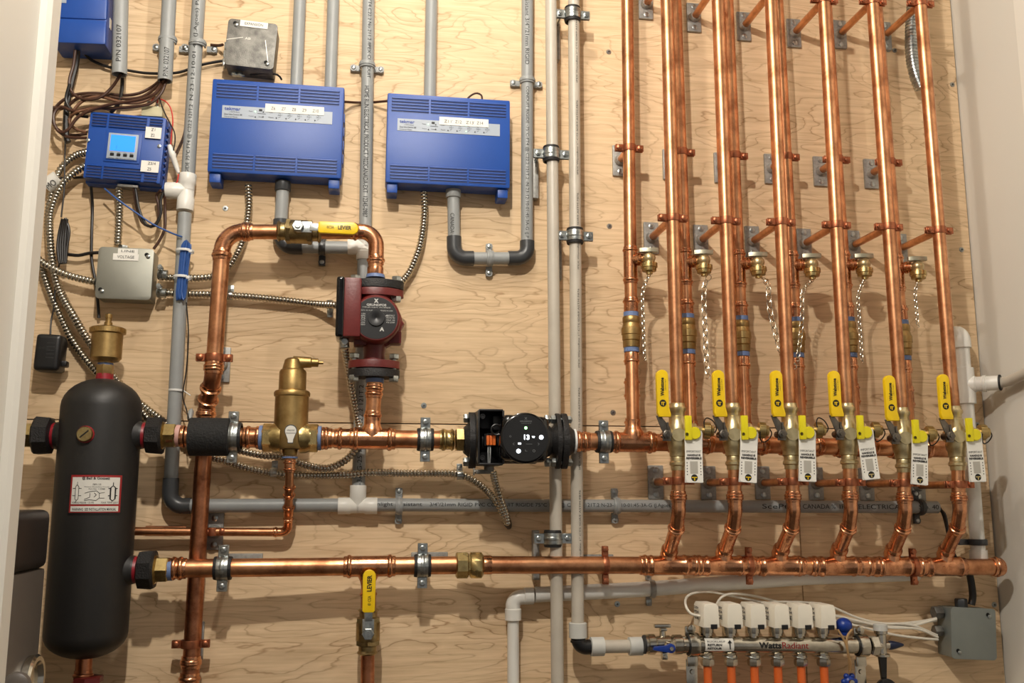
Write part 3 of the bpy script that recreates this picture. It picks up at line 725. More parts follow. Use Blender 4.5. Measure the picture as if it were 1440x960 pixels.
# ================================================================ loose cables at top left
random.seed(3)
def cab(pts, d, r, mt, label, grp='loose cables at top left'): return hose('cable', P3(pts, d), r, mt, label, 'cable', grp)
cab([(109, 68, .04), (107, 90), (101, 115), (94, 150), (93, 190), (96, 200)], .03, .006, blackc, 'thick black cable dropping from the corner blue box')
cab([(106, 70, .05), (103, 92), (98, 110), (98, 124), (108, 136), (124, 140), (142, 136), (158, 122), (170, 104, .055)], .045, .0032, brown, 'brown cable swinging from the corner blue box up into the left open conduit')
cab([(115, 70, .03), (128, 84), (152, 94), (180, 99), (210, 103), (250, 102), (280, 92), (310, 86), (318, 86)], .012, .003, blackc, 'thin dark cable running level behind the conduits to the EXPANSION box')
cab([(172, 100, .05), (172, 118), (170, 134), (165, 148), (156, 158, .02)], .03, .004, blackc, 'black cable dropping out of the left open conduit')
loops = [
 [(226, 112, .045), (214, 122), (196, 131), (175, 134), (150, 132), (125, 131), (103, 134), (86, 143), (76, 156), (75, 172), (84, 184), (102, 190), (122, 188)],
 [(228, 113, .045), (218, 124), (200, 136), (178, 139), (152, 136), (126, 134), (106, 140), (92, 152), (80, 152), (70, 150)],
 [(231, 113, .045), (222, 128), (206, 141), (186, 145), (164, 142), (140, 136), (118, 141), (104, 155), (98, 172), (108, 182), (122, 186)],
 [(234, 113, .045), (226, 132), (210, 146), (186, 150), (160, 152), (130, 152), (104, 156), (86, 150), (76, 160), (78, 178), (94, 192), (122, 194)],
 [(229, 113, .04), (219, 130), (204, 138), (186, 142), (160, 146), (136, 152), (110, 164), (96, 182), (84, 186), (76, 175)]]
nm = ['outermost', 'second', 'third', 'lowest', 'crossing']
for k, l in enumerate(loops): cab(l, .022+.009*k, .0032, brown if k % 2 else brown2 if k == 2 else brown, nm[k]+' brown cable of the bundle looping from the open conduit to the controller')
cab([(98, 118, .05), (93, 140), (100, 155), (112, 162), (123, 164, .03)], .045, .0035, blackc, 'black cable curling behind the top left of the blue controller')
cab([(92, 175, .02), (104, 160), (118, 155), (142, 152), (155, 155, .02)], .05, .003, brown2, 'light brown cable tucked under the looping bundle')
cab([(92, 195, .03), (91, 230), (90, 270), (86, 305)], .05, .0016, blackc, 'thin black lead hanging down to the coiled black bundle')
cab([(65, 250), (80, 251), (100, 250), (122, 249)], .012, .0028, blackc, 'short dark cable entering the left foot of the controller')
cab([(128, 262, .03), (130, 290), (129, 330), (129, 365), (134, 395), (138, 430), (139, 447)], .012, .003, blackc, 'black cable running down behind the LINE VOLTAGE box')
cab([(92, 357, .02), (110, 359), (125, 356), (140, 355, .02)], .02, .0035, blackc, 'black cable from the coiled bundle to the LINE VOLTAGE box')
cab([(188, 262, .04), (192, 290), (200, 312), (212, 318), (222, 310), (223, 290), (220, 275), (226, 268, .04)], .03, .003, brown, 'brown cable hanging in a deep loop under the blue controller', 'cables looping under the blue controller')
cab([(190, 263, .04), (196, 296), (206, 316), (218, 317), (226, 300), (226, 282), (230, 270, .04)], .04, .003, blackc, 'black cable hanging in a loop under the blue controller', 'cables looping under the blue controller')
cab([(231, 268, .04), (232, 290), (232, 318), (226, 335), (216, 350, .03)], .03, .003, brown, 'brown cable from under the controller to the LINE VOLTAGE box', 'cables looping under the blue controller')
cab([(147, 265, .04), (165, 280), (190, 298), (215, 315), (240, 327), (256, 333, .05)], .045, .0018, bluec, 'thin blue cable slanting from the controller to the blue coil', 'cables looping under the blue controller')
cab([(221, 138, .04), (232, 142), (240, 152), (243, 170), (241, 190), (240, 206)], .04, .0014, redc, 'thin red wire curving beside the right edge of the blue controller', 'thin wires beside the controller')
cab([(218, 136, .04), (224, 138), (228, 150), (236, 168), (245, 185), (246, 200), (243, 214)], .045, .0014, blackc, 'thin black wire beside the red one at the controller', 'thin wires beside the controller')
cab([(213, 142, .035), (217, 136), (222, 138), (221, 145)], .035, .0014, redc, 'tiny red jumper on top of the terminal block', 'thin wires beside the controller')
cab([(251, 245, .04), (249, 256), (242, 260), (234, 261)], .04, .0014, redc, 'short red wire under the white wire connector', 'thin wires beside the controller')
cab([(262, 170, .01), (258, 190), (252, 205), (247, 215)], .012, .0018, brown, 'thin dark wire by the white wire connector', 'thin wires beside the controller')
cab([(352, 105, .02), (372, 103), (390, 105), (396, 112, .02)], .03, .0022, blackc, 'dark cable from the EXPANSION box to the wide blue box', None)
cab([(296, 63, .012), (306, 64), (313, 63, .03)], .014, .0032, brown, 'short brown cable entering the left side of the EXPANSION box', None)
cab([(484, 143, .03), (500, 144), (520, 144), (545, 142, .03)], .010, .0028, brown, 'brown cable passing behind the conduit between the two large blue boxes', None)
cab([(658, 138, .03), (664, 133), (671, 131), (677, 134), (678, 139, .03)], .03, .0022, brown, 'brown cable peeping over the top of the right-hand large blue box', None)
t = thing('wire_connector', 'white crimped wire connector hanging right of the blue controller', 'connector', W(243, 232, .04))
a, b = W(238, 204, .042), W(251, 243, .04)
MB().lathe(a, b-a, [(0, .004), (.012, .0062), (.024, .0075), (.027, .0058), (.05, .005), (.062, .003)], 14).build('connector_body', pvc_w, t)
# coiled black lead + plug-in adapter
t = thing('coiled_lead', 'black lead folded into a tight bundle left of the LINE VOLTAGE box', 'cable', W(88, 370, .02))
for k in range(4):
    dx = (k-1.5)*2.2; MB().tube(spl(P3([(91+dx, 308, .03+.003*k), (88+dx*1.3, 325), (86+dx*1.5, 345), (87+dx*1.2, 366), (89+dx, 370), (92+dx*.5, 350), (94+dx, 325), (92, 307)], .028+.003*k)), .0028, 8).build('cable_loop', blackc, t)
cab([(84, 368, .02), (78, 400), (76, 430), (72, 450), (71, 470, .03)], .02, .0016, blackc, 'thin black lead between the folded bundle and the plug-in adapter')
o, ux, uz, w, h = frame((51, 468), (87, 470), (49, 520), .06)
t = thing('power_adapter', 'black plug-in power adapter at the left edge beside the door lining', 'adapter', V((o.x+w/2, 0, o.z-h)))
MB().box(o+ux*w/2-uz*h/2+Y*.022, w, .044, h, (ux, Y, uz), .009, 3).build('adapter_body', black, t)
MB().box(o+ux*w/2-uz*h/2+Y*.05, w*.8, .018, h*.85, (ux, Y, uz), .003).box(W(88, 512, .03), .02, .02, .012, bev=.003).build('plug', black, t)
T = MB()
for k in range(5): T.box(o+ux*w*.62-uz*h*(.25+.1*k)-Y*.0004, w*.3, .001, h*.02, (ux, Y, uz))
text('ADAPTER', o+ux*w*.15-uz*h*.42, ux, uz, w*.4, h*.05, None, None, mb=T); T.build('moulded_ribs', mat('worn_black', (48, 48, 48), .5), t)
# blue coil tied to the conduit
t = thing('blue_cable_coil', 'blue cable folded and zip-tied to the left grey conduit', 'cable', W(258, 380, .05))
for k in range(6):
    dx = (k-2.5)*2.3; MB().tube(spl(P3([(263+dx*.8, 338+abs(dx), .05), (262+dx, 350), (258+dx, 380), (256+dx, 405), (254+dx*.8, 420+abs(dx)*.3), (252+dx*.6, 410), (255+dx*.5, 380), (259+dx*.5, 345), (263, 338)], .048+.002*(k % 3))), .0021, 7).build('cable_loop', bluec, t)
for (px, py, rr) in ((260, 353, 1.35), (256.5, 390, 1.35)):
    t = thing('zip_tie', 'white zip tie round the %s of the blue coil' % ('top' if py < 370 else 'middle'), 'zip tie', W(px, py, .04), 'white zip ties')
    MB().band(W(px, py, .04), upC, RC*1.28, .005, .0012, 24).box(W(px+8, py, .065), .007, .006, .006, bev=.001).build('tie', whitei, t)
t = thing('zip_tie', 'white zip tie holding a thin wire low on the left conduit', 'zip tie', W(248, 549, .03), 'white zip ties')
MB().band(W(248, 549, .03), upC, RC*1.06, .0045, .0012, 24).cyl(W(258, 549, .045), W(268, 556, .05), .0012, 6).build('tie', whitei, t)
cab([(262, 425, .05), (265, 470), (262, 520), (257, 555), (262, 575), (266, 590, .1)], .048, .0013, blackc, 'thin black wire hanging from the blue coil down to the foam sleeve', None)
t = thing('wire_splice', 'grey wire splice just above the black foam sleeve', 'connector', W(266, 583, .06))
a, b = W(266, 590, .07), W(270, 573, .055); MB().lathe(a, b-a, [(0, .0035), (.006, .0055), (.02, .0055), (.026, .002)], 12).build('splice_body', pvc, t)
# flexible duct at top right and black wires at right
q = resamp(spl(P3([(1283, -30), (1284, 10), (1282, 45), (1283, 80), (1288, 105), (1296, 125)], .035), .004), .0016)
o_ = MB().tube(q, [.0155 if i % 5 in (0, 1, 2) else .0135 for i in range(len(q))], 18).build('flexible_conduit', steel)
tag(o_, 'ribbed flexible metal conduit behind the last copper riser at the top', 'flexible conduit')
for k, (px, py) in enumerate(((1249, 70), (1258, 71))): dup(scr, W(px, py, 0), ('left' if k == 0 else 'right')+' one of two screws close together left of the ribbed flexible conduit')
for k in (0, 1):
    cab([(1318, 709+5*k, .024), (1326+2*k, 722), (1331+k, 740), (1336, 762), (1345, 785), (1358, 800)], .03+.01*k, .0032, blackc, ('upper' if k == 0 else 'lower')+' black cable coming out of the right end of the bottom conduit', None)
hose('cable', P3([(1362, 800, .03), (1366, 820, .03), (1368, 838, .03), (1366, 850, .03)]), .0075, blackc, 'thick black cable dropping into the bottom right junction box', 'cable', n=12)
# ================================================================ natural plastic pipes with lined clamps
RP = .0127
DP = .068
def pexrun(label, a, b_, txt=False):
    A, B = W(*a, DP), W(*b_, DP); t = thing('plastic_pipe', label, 'pipe', B); p = MB().tube([A+(A-B).normalized()*.45, B], RP, 24).build('pipe', pex, t)
    if txt:
        for k in range(6):
            s0 = .06+.15*k; ctext('IPEX WarmRite 1" CTS SDR9 ASTM F876', A.lerp(B, s0+.12), A.lerp(B, s0), RP, .004, inkg, p, off=-.006)
    return A, B, t
A1, B1, t1 = pexrun('milky plastic pipe, the left of two, running the full height of the wall', (774.3, -30), (788, 1380))
A2, B2, t2 = pexrun('milky plastic pipe, the right of two, ending in an elbow above the manifold', (806.5, -30), (812.5, 878), True)
def pexclamp(px, py, label):
    c = W(px, py, DP); t = ringclamp(c, Z, RP+.001, X, label, 'lined ring clamps on the milky plastic pipes')
    t2_ = thing('clamp_rail', 'steel rail behind the clamp ' + label.split('lined ring clamp ')[1], 'rail', V((c.x-.024, 0, c.z-.03)), 'steel rails behind the plastic pipes')
    MB().box(V((c.x-.026, -.012, c.z-.035)), .013, .022, .10, bev=.002).build('rail', galv, t2_)
    MB().cyl(V((c.x-.026, -.02, c.z)), V((c.x-.026, -DP+.006, c.z)), .004, 10).build('stud', steel, t2_)
for px, py, lb in ((805, 21, 'lined ring clamp at the very top of the right plastic pipe'), (775, 217, 'lined ring clamp on the left plastic pipe beside the right-hand blue box'),
                   (808.5, 332, 'lined ring clamp on the right plastic pipe below the blue box'), (777.5, 757, 'lined ring clamp low on the left plastic pipe above the bottom copper line')):
    pexclamp(px, py, lb)
# foot of the right pipe: sleeve, black elbow, stub
t = thing('plastic_pipe_elbow', 'black elbow with frosted sleeves joining the right plastic pipe to the manifold valve', 'pipe fitting', W(815, 910, DP))
MB().lathe(W(812.5, 875, DP), W(813, 900, DP)-W(812.5, 875, DP), [(0, .0155), (.001, .018), (.029, .018), (.030, .0155)], 24).build('frosted_sleeve', pexs, t)
MB().tube(fillet([W(813, 893, DP), W(814, 910, DP), W(836, 909, DP)], .016, 10), .0145, 22).lathe(W(813, 900, DP), -Z, [(0, .0155), (.004, .0155)], 22).build('elbow', black, t)
MB().lathe(W(830, 909, DP), X, [(0, .0155), (.001, .0185), (.027, .0185), (.028, .0155)], 24).build('frosted_sleeve', pexs, t)
MB().tube([W(846, 909, DP), W(908, 908, DP)], .0128, 22).build('pipe_stub', pex, t)
MB().lathe(W(884, 908.5, DP), X, [(0, .0155), (.001, .018), (.028, .018), (.029, .0155)], 24).build('frosted_sleeve', pexs, t)

# ================================================================ hydraulic tank at left
DT = .100; tt = W(145.5, 541, DT); tb = W(118.5, 926, DT); xt = (tt.x+tb.x)/2
R_T = 54.5*K(130, 740, DT)
t = thing('separator_tank', 'tall black steel tank with domed ends and a red-bordered label', 'tank', V((xt, -DT, tb.z)))
top = tt.z+.012; bot = tb.z; pr = []
for k in range(9): a = -pi/2+pi/2*k/8; pr.append((bot+R_T*.62+R_T*.62*sin(a)-bot, max(R_T*cos(a), .001)))
for k in range(9): a = pi/2*k/8; pr.append((top-R_T*.78+R_T*.78*sin(a)-bot, max(R_T*cos(a), .001)))
MB().lathe(V((xt, -DT, bot)), Z, pr, 56).build('tank_shell', tankm, t)
# boss tubes
def port(px, py, sgn, label=None, length=.02):
    c = W(px, py, DT); c = V((xt, -DT, c.z)); M_ = MB().lathe(c+X*sgn*(R_T-.035), X*sgn, [(0, .034), (.028, .031), (.036, .026), (.041, .024)], 24); M_.build('port_boss', tankm, t)
zU = W(195, 612, DT).z; zLo = W(190, 801, DT).z
def unionfit(z, sgn, label):
    c = V((xt+sgn*(R_T+.003), -DT, z)); ax = X*sgn
    MB().lathe(c-ax*.035, ax, [(0, .036), (.026, .032), (.034, .026), (.038, .0255)], 28).build('port_boss', tankm, t)
    u = thing('union_nut', label, 'union', c, 'black union nuts on the tank ports')
    MB().lathe(c-ax*.002, ax, [(0, .026), (.014, .0235)], 24).build('sealed_thread', redd, u)
    MB().lathe(c+ax*.008, ax, [(0, .025), (.004, .0355), (.028, .0375), (.032, .034)], 8, True, pi/8).build('union_body', castblk, u)
    MB().lathe(c+ax*.040, ax, [(0, .030), (.003, .0245), (.022, .0245), (.024, .0225)], 6).build('brass_tail', brass, u)
    return c+ax*.064
eU = unionfit(zU, 1, 'black union with brass tail at the upper right port of the tank')
eL = unionfit(zLo, 1, 'black union with brass tail at the lower right port of the tank')
eX = unionfit(zU-.002, -1, 'black union at the left port of the tank, beside the door lining')
# plug
c = V((xt-.006, -DT-R_T, W(128, 611, DT).z-.004))
MB().lathe(c+Y*.012, -Y, [(0, .017), (.014, .0155)], 20).build('sealed_thread', redd, t)
pg = MB().lathe(c+Y*.0, -Y, [(0, .014), (.007, .014), (.009, .0125)], 24).build('brass_plug', brass, t)
MB().box(c-Y*.0092, .019, .001, .0024, ((X+Z*.9).normalized(), Y, (Z-X*.9).normalized())).build('screw_slot', hole, pg)
# label on the shell
ztop, zbot = W(128, 666, DT+R_T).z, W(126, 723, DT+R_T).z; nC = (CP-V((xt, -DT, (ztop+zbot)/2))); nC.z = 0; nC.normalize()
sx = nC.cross(Z)*-1; hw = 34.5*K(128, 690, DT+R_T)
def patch(r, a0, a1, z0, z1, mt, nm, par):
    rs0 = []; rs1 = []
    for k in range(17):
        a = a0+(a1-a0)*k/16; d_ = nC*cos(a)+Z.cross(nC)*sin(a); p = V((xt, -DT, 0))+d_*r; rs0.append(p+Z*z0); rs1.append(p+Z*z1)
    vs = rs0+rs1; return MB().add(vs, [(k, k+1, 18+k, 17+k) for k in range(16)]).build(nm, mt, par)
aw = math.asin(hw/R_T); rr = R_T
patch(rr+.0012, -aw, aw, zbot, ztop, black, 'label_backing', t)
pb = patch(rr+.0018, -aw*.93, aw*.93, zbot+.003, ztop-.002, redink, 'label_border', t)
pl = patch(rr+.0024, -aw*.86, aw*.84, zbot+.018, ztop-.006, paper2, 'label', t)
p2 = patch(rr+.0024, -aw*.86, aw*.84, zbot+.005, zbot+.0145, paper2, 'label_strip', t)
def tl(body, u0, u1, v, h, mt=ink, bold=0, par=None):       # u across -1..1, v height m above zbot
    T = MB(); g, fs = glyphs(body, bold)
    vs = []
    for x, y in g:
        a = aw*(u0+(u1-u0)*x); d_ = nC*cos(a)+Z.cross(nC)*sin(a); vs.append(V((xt, -DT, zbot+v+y*h))+d_*(rr+.0029))
    T.add(vs, fs); T.build('lettering', mt, par or pl)
H = ztop-zbot
tl('Bell & Gossett', -.35, .45, H*.86, .0048, bold=.02); tl('@', -.5, -.39, H*.85, .006, bold=.03); tl('PBM-1.25', -.12, .16, H*.72, .003); tl('Primary Secondary Circuits', -.4, .45, H*.66, .0024); tl('Part No. 112088', -.25, .3, H*.61, .0024)
tl('WORKING PRESSURE', -.82, -.3, H*.27, .003); tl('125 PSI', -.25, -.05, H*.27, .003); tl('MAX TEMP 350 F', .2, .8, H*.27, .003)
tl('WARNING  SEE INSTALLATION MANUAL', -.8, .75, H*.09, .005, ink, .01, p2)
def tlines(segs, wd, name='diagram'):
    T = MB()
    for (u0, v0, u1, v1) in segs:
        pp = []
        for k in range(5):
            s_ = k/4; a = aw*(u0+(u1-u0)*s_); d_ = nC*cos(a)+Z.cross(nC)*sin(a); pp.append(V((xt, -DT, zbot+H*(v0+(v1-v0)*s_)))+d_*(rr+.0025))
        T.tube(pp, wd, 5)
    T.build(name, ink, pl)
tlines([(-.72, .38, -.72, .68), (-.60, .38, -.60, .68), (-.72, .38, -.66, .34), (-.66, .34, -.60, .38), (-.72, .68, -.66, .73), (-.66, .73, -.60, .68), (-.66, .74, -.66, .80), (-.82, .64, -.72, .64), (-.6, .64, -.5, .64), (-.82, .46, -.72, .46), (-.6, .46, -.5, .46), (-.66, .34, -.7, .29),
        (-.2, .36, .02, .34), (.02, .34, .12, .4), (.12, .4, .12, .52), (.12, .52, .02, .58), (-.2, .56, .02, .58), (-.2, .36, -.38, .34), (-.38, .37, -.2, .42), (-.2, .42, -.2, .52), (-.38, .52, -.2, .56), (.12, .4, .3, .4), (.12, .52, .3, .54), (-.06, .42, .02, .48), (.02, .48, -.06, .53)], .0005)
tlines([(.5, .38, .5, .66), (.68, .38, .68, .66)], .0014); tlines([(.5, .38, .59, .33), (.59, .33, .68, .38), (.5, .66, .59, .71), (.59, .71, .68, .66), (.59, .72, .59, .79), (.42, .64, .5, .64), (.68, .64, .76, .64), (.42, .46, .5, .46), (.68, .46, .76, .46)], .0008)
# bottom pipe
t = thing('tank_drain', 'dark copper stub with a fitting under the black tank', 'pipe', W(117, 958, DT))
cb = V((xt, -DT, bot)); MB().tube([cb+Z*.01, cb-Z*.45], .0145, 20).build('pipe', copper_d, t)
sleeve(MB(), cb-Z*.02, cb-Z*.05, .0145).build('coupling', copper_d, t); MB().hexn(cb-Z*.036+X*.01, Z, .026, .012).build('nut', redcast, t)
# air vent
t = thing('air_vent', 'brass automatic air vent on top of the black tank', 'air vent', V((xt+.002, -DT, top)))
c = V((xt+.001, -DT, top-.003)); zq = lambda py: W(150, py, DT).z
MB().lathe(c, Z, [(0, .0165), (.012, .0155)], 20).build('sealed_thread', redd, t)
z1, z2, z3, z4, z5 = zq(531), zq(512), zq(508), zq(470), zq(462)
MB().lathe(V((c.x, c.y, z1-.002)), Z, [(0, .0135), (.003, .016), (z2-z1, .016), (z2-z1+.002, .013)], 6).lathe(V((c.x, c.y, z2)), Z, [(0, .014), (z3-z2, .0135), (z3-z2+.0005, .023), (z3-z2+.006, .0282), (z4-z2, .0285), (z4-z2+.002, .0325), (z5-z2, .0325), (z5-z2+.002, .029), (z5-z2+.006, .012), (z5-z2+.007, .0075), (z5-z2+.012, .0075), (z5-z2+.013, .0055), (z5-z2+.020, .0055), (z5-z2+.0205, .0065), (z5-z2+.028, .0065), (z5-z2+.030, .003)], 30).build('vent_body', brass_s, t)
Kn = MB()
for k in range(36):
    a = 2*pi*k/36; Kn.box(V((c.x+.0322*cos(a), c.y+.0322*sin(a), (z4+z5)/2+.001)), .0022, .0022, (z5-z4)*.8, (V((cos(a), sin(a), 0)), V((-sin(a), cos(a), 0)), Z))
Kn.build('knurled_rim', brass_s, t)
MB().lathe(V((c.x, c.y, z2-.002)), Z, [(0, .0142), (.004, .0142)], 20).build('thread_tape', bluet, t)
# grey appliance corner behind the lining
t = thing('grey_appliance', 'corner of a grey appliance behind the door lining at bottom left', 'appliance', W(45, 960, .45))
ea = W(67, 800, .27); zt2 = W(50, 716, .27).z; zm = W(50, 798, .27).z
MB().box(V((ea.x-.15, -.37, (zt2+zm)/2)), .30, .20, zt2-zm, bev=.016, seg=4).build('upper_panel', greyapd, t)
MB().box(V((ea.x-.153, -.37, (zm-.02)/2)), .30, .20, zm+.02, bev=.006).build('lower_panel', greyapp, t)
MB().lathe(V((ea.x-.003, -.32, W(58, 956, .32).z)), X, [(0, .034), (.001, .038), (.012, .040), (.016, .037), (.016, .030), (.008, .026)], 40).build('metal_ring', chrome, t)
MB().lathe(W(24, 964, .47), -Y, [(0, .020), (.008, .019), (.012, .013)], 30).build('knob', greyapp, t)

# ================================================================ copper: upper line
DU = .100; RU = .0178
ul = lambda px: W(px, 613.5+(px-250)*.0125, DU)
t = thing('copper_main', 'upper copper line from the tank union to the brass air separator', 'pipe', ul(250), 'copper lines')
ax0 = ul(252); MB().tube([eU, ul(400)], RU*.98, 24).build('pipe', copper, t)
M_ = MB(); sleeve(M_, ul(248), ul(266), RU, True, True); M_.lathe(ul(236), X, [(0, .021), (.012, .021)], 24); M_.build('coupling', copper_f, t)
MB().lathe(eU-X*.001, X, [(0, .0205), (.002, .0212), (.009, .0205)], 24).build('thread_tape', mat('pink_tape', (206, 160, 150), .5), t)
M_ = MB(); sleeve(M_, ul(341), ul(371), RU*1.02); M_.build('coupling', copper_f, t)
M_ = MB().lathe(ul(266), X, [(0, .03), (.002, .0365), (.074, .0365), (.076, .03)], 36); o_ = M_.build('foam_sleeve', foam); tag(o_, 'black foam insulation sleeve round the upper copper line', 'insulation')
def hclamp(px, f, R_, d, lb, big=True):
    c = f(px); return ringclamp(c, X, R_, Z, lb, 'lined ring clamps on the copper lines', wd=.021)
hclamp(327.5, ul, RU*1.35, DU, 'lined ring clamp right beside the black foam sleeve')
hclamp(598, ul, RU*1.02, DU, 'lined ring clamp on the upper copper line left of the black circulator')
hclamp(849, ul, RU*1.02, DU, 'lined ring clamp on the upper copper line right of the black circulator')
# air separator
cs = ul(408.5); t = thing('air_separator', 'brass air separator with a white droplet emblem on the upper copper line', 'air separator', cs-Z*.03)
zz = lambda py: W(408, py, DU).z-cs.z
MB().lathe(cs, Z, [(zz(640), .0135), (zz(632), .0145), (zz(631), .030), (zz(626), .0325), (zz(600), .0325), (zz(558), .0325), (zz(557), .0345), (zz(553), .0352), (zz(550), .033), (zz(548), .0265), (zz(523), .0262), (zz(520), .024), (zz(519), .021), (zz(506), .0165), (zz(503.5), .012)], 36).build('vent_body', brass_s, t)
ca = cs+Z*zz(509); 
MB().lathe(ca, X, [(0, .0125), (.034, .0105), (.036, .0085), (.048, .0085), (.049, .0035), (.058, .003)], 16).build('vent_outlet', brass_s, t)
for sg in (-1, 1):
    MB().lathe(cs+X*sg*.018, X*sg, [(0, .030), (.012, .029), (.020, .0255), (.021, .0255)], 28).lathe(cs+X*sg*.034, X*sg, [(0, .024), (.002, .0275), (.017, .0275), (.019, .025)], 6, True, pi/6).build('hex_port', brass, t)
    MB().lathe(cs+X*sg*.0525, X*sg, [(0, .0235), (.006, .0238), (.007, .021)], 24).build('thread_tape', bluet, t)
nn = (CP-cs); nn.z = 0; nn.normalize(); ux_ = Z.cross(nn); 
pe = cs+nn*.0318+Z*.003
poly = [(cos(a)*.0105, sin(a)*.0105+.008) for a in [radians(x) for x in range(-35, 216, 15)]]+[(-.005, -.008), (-.0045, -.014), (.0045, -.014), (.005, -.008)]
eb = MB().prism([(x*1.12, y*1.12) for x, y in poly], pe, ux_, Z, nn*.0014).build('emblem_rim', inkg, t)
em = MB().prism(poly, pe+nn*.0008, ux_, Z, nn*.0014).build('emblem', paper2, t)
T = MB(); text('SPIROTOP', pe+nn*.0022-ux_*.007+Z*.008, ux_, Z, .014, .0028, None, None, mb=T); T.box(pe+nn*.0024+Z*.004, .018, .0004, .0008, (ux_, nn, Z)); T.build('lettering', inkg, em)
MB().lathe(cs+Z*zz(642), -Z, [(0, .0155), (.003, .0155)], 20).build('thread_tape', bluet, t)
# drain line below separator
RS = .0082
t = thing('copper_drain_line', 'thin copper pipe from under the brass air separator turning left to the tank', 'pipe', W(400, 748, .06))
a = cs+Z*zz(642); b_ = W(406, 720, .05); M_ = MB()
c3 = W(407, 748, .03); c1 = V((a.x, a.y, a.z)); p_ = [c1, W(407, 690, .085), W(406, 738, .045), ]
MB().tube([c1, W(407.5, 660, DU), W(405.5, 728, .046)], RS, 16).build('vertical_pipe', copper, t)
M_ = MB(); sleeve(M_, W(407.7, 646, DU), W(407.5, 664, DU-.001), RS*1.12, True, True, 1.15, 1.42); sleeve(M_, W(407.1, 682, .082), W(406.5, 699, .069), RS*1.05, True, True, 1.15, 1.45); sleeve(M_, W(406.0, 710, .0605), W(405.6, 724, .05), RS*1.05, True, False, 1.15, 1.45)
elbow(M_, W(405.6, 726, .046), W(404.5, 748, .03), W(384, 748, .03), RS, .014); M_.build('elbow', copper_f, t)
MB().tube([W(386, 748, .03), W(170, 746.5, .03)], RS, 16).build('level_pipe', copper, t)
MB().tube([W(205, 742, .012), W(262, 742, .012)], RS*.5, 10).build('bracket_rod', copper_d, t)
# middle of the upper line: tee under red pump
t = thing('copper_main', 'upper copper line between the brass separator and the black circulator', 'pipe', ul(525), 'copper lines')
MB().tube([ul(445), ul(632)], RU, 24).build('pipe', copper, t)
M_ = MB(); sleeve(M_, ul(446), ul(467), RU*1.02); sleeve(M_, ul(470), ul(497), RU*1.0, True, False); sleeve(M_, ul(492), ul(556), RU*1.06)
q = ul(523); M_.lathe(q, Z, [(0, .02), (.018, .0215), (.024, .0180), (.030, .0162), (.05, .0162)], 24); M_.build('tee', copper_f, t)
M_ = MB(); sleeve(M_, ul(618), ul(632), RU*.98, False, True); M_.lathe(ul(620), X, [(0, .019), (.004, .0225), (.008, .0195), (.018, .0195), (.022, .0225), (.026, .0195)], 24); M_.lathe(ul(640), X, [(0, .021), (.002, .0245), (.016, .0245), (.018, .02)], 6)
M_.build('brass_adapter', brass, t)
MB().lathe(ul(652), X, [(0, .0225), (.005, .0225)], 24).build('thread_tape', whitei, t)
# copper riser leg from tee to red pump
DPm = .100
t = thing('copper_riser', 'short copper leg between the tee and the bottom flange of the red pump', 'pipe', W(525, 590, DPm))
MB().tube([q+Z*.03, W(527, 536, DPm)], .0148, 22).build('pipe', copper, t)
M_ = MB(); sleeve(M_, W(524, 592, DPm), W(524.5, 578, DPm), .0148, False, True); sleeve(M_, W(525.5, 560, DPm), W(527, 540, DPm), .0148); M_.build('coupling', copper_f, t)
MB().lathe(W(527, 538, DPm), Z, [(0, .018), (.008, .0185)], 22).build('thread_tape', bluet, t)

# red pump
pc = W(527.5, 450, DPm); t = thing('circulator_pump', 'red cast-iron circulator pump with a round black nameplate', 'pump', V((pc.x, -DPm, W(527, 535, DPm).z)))
zp = lambda py: W(527.5, py, DPm).z
def oval(c, sx, sy, h, mt, par, nm, taper=1):
    poly = []
    for k in range(32):
        a = 2*pi*k/32; cx = cos(a); sy_ = sin(a); poly.append((sx*cx*(abs(cx)**.0), sy*sy_*(1 if abs(cx) < .5 else 1-.35*(abs(cx)-.5))))
    return MB().prism(poly, c, X, Y, Z*h, .0015).build(nm, mt, par)
oval(V((pc.x, -DPm, zp(407))), .056, .034, zp(396)-zp(407), castblk, t, 'top_flange'); oval(V((pc.x, -DPm, zp(418))), .056, .034, zp(408)-zp(418), redcast, t, 'pump_flange')
oval(V((pc.x, -DPm, zp(518.5))), .051, .034, zp(508)-zp(518.5), redcast, t, 'pump_flange'); oval(V((pc.x, -DPm, zp(531))), .051, .034, zp(520)-zp(531), castblk, t, 'bottom_flange')
M_ = MB().lathe(V((pc.x, -DPm, zp(520))), Z, [(0, .025), (zp(500)-zp(520), .021), (zp(480)-zp(520), .024), (zp(470)-zp(520), .038), (zp(430)-zp(520), .038), (zp(418)-zp(520), .031), (zp(410)-zp(520), .034)], 28)
pm = W(529, 447, DPm+.06); c0 = V((pm.x, -DPm+.02, pm.z))
M_.lathe(c0, -Y, [(0, .052), (.03, .052), (.034, .047), (.05, .047), (.072, .0475), (.078, .0455), (.080, .043)], 40)
M_.box(c0+V((.038, -.025, -.030)), .026, .035, .026, bev=.004).box(c0+V((-.03, -.025, -.035)), .026, .035, .026, bev=.004).box(c0+V((0, -.005, .0)), .085, .05, .085, (V((.707, 0, .707)), Y, V((-.707, 0, .707))), .01)
M_.build('pump_body', redcast, t)
np_ = MB().lathe(c0-Y*.0795, -Y, [(0, .0415), (.0014, .0412)], 40).build('nameplate', black, t)
MB().lathe(c0-Y*.081, -Y, [(0, .0165), (.003, .016), (.0032, .003), (.002, .001)], 30).build('centre_cap', black, np_)
T = MB(); o0 = c0-Y*.0812
tx = lambda s_, u, v, w_, h_, b=0: text(s_, o0+X*u+Z*v, X, Z, w_, h_, None, None, mb=T, bold=b)
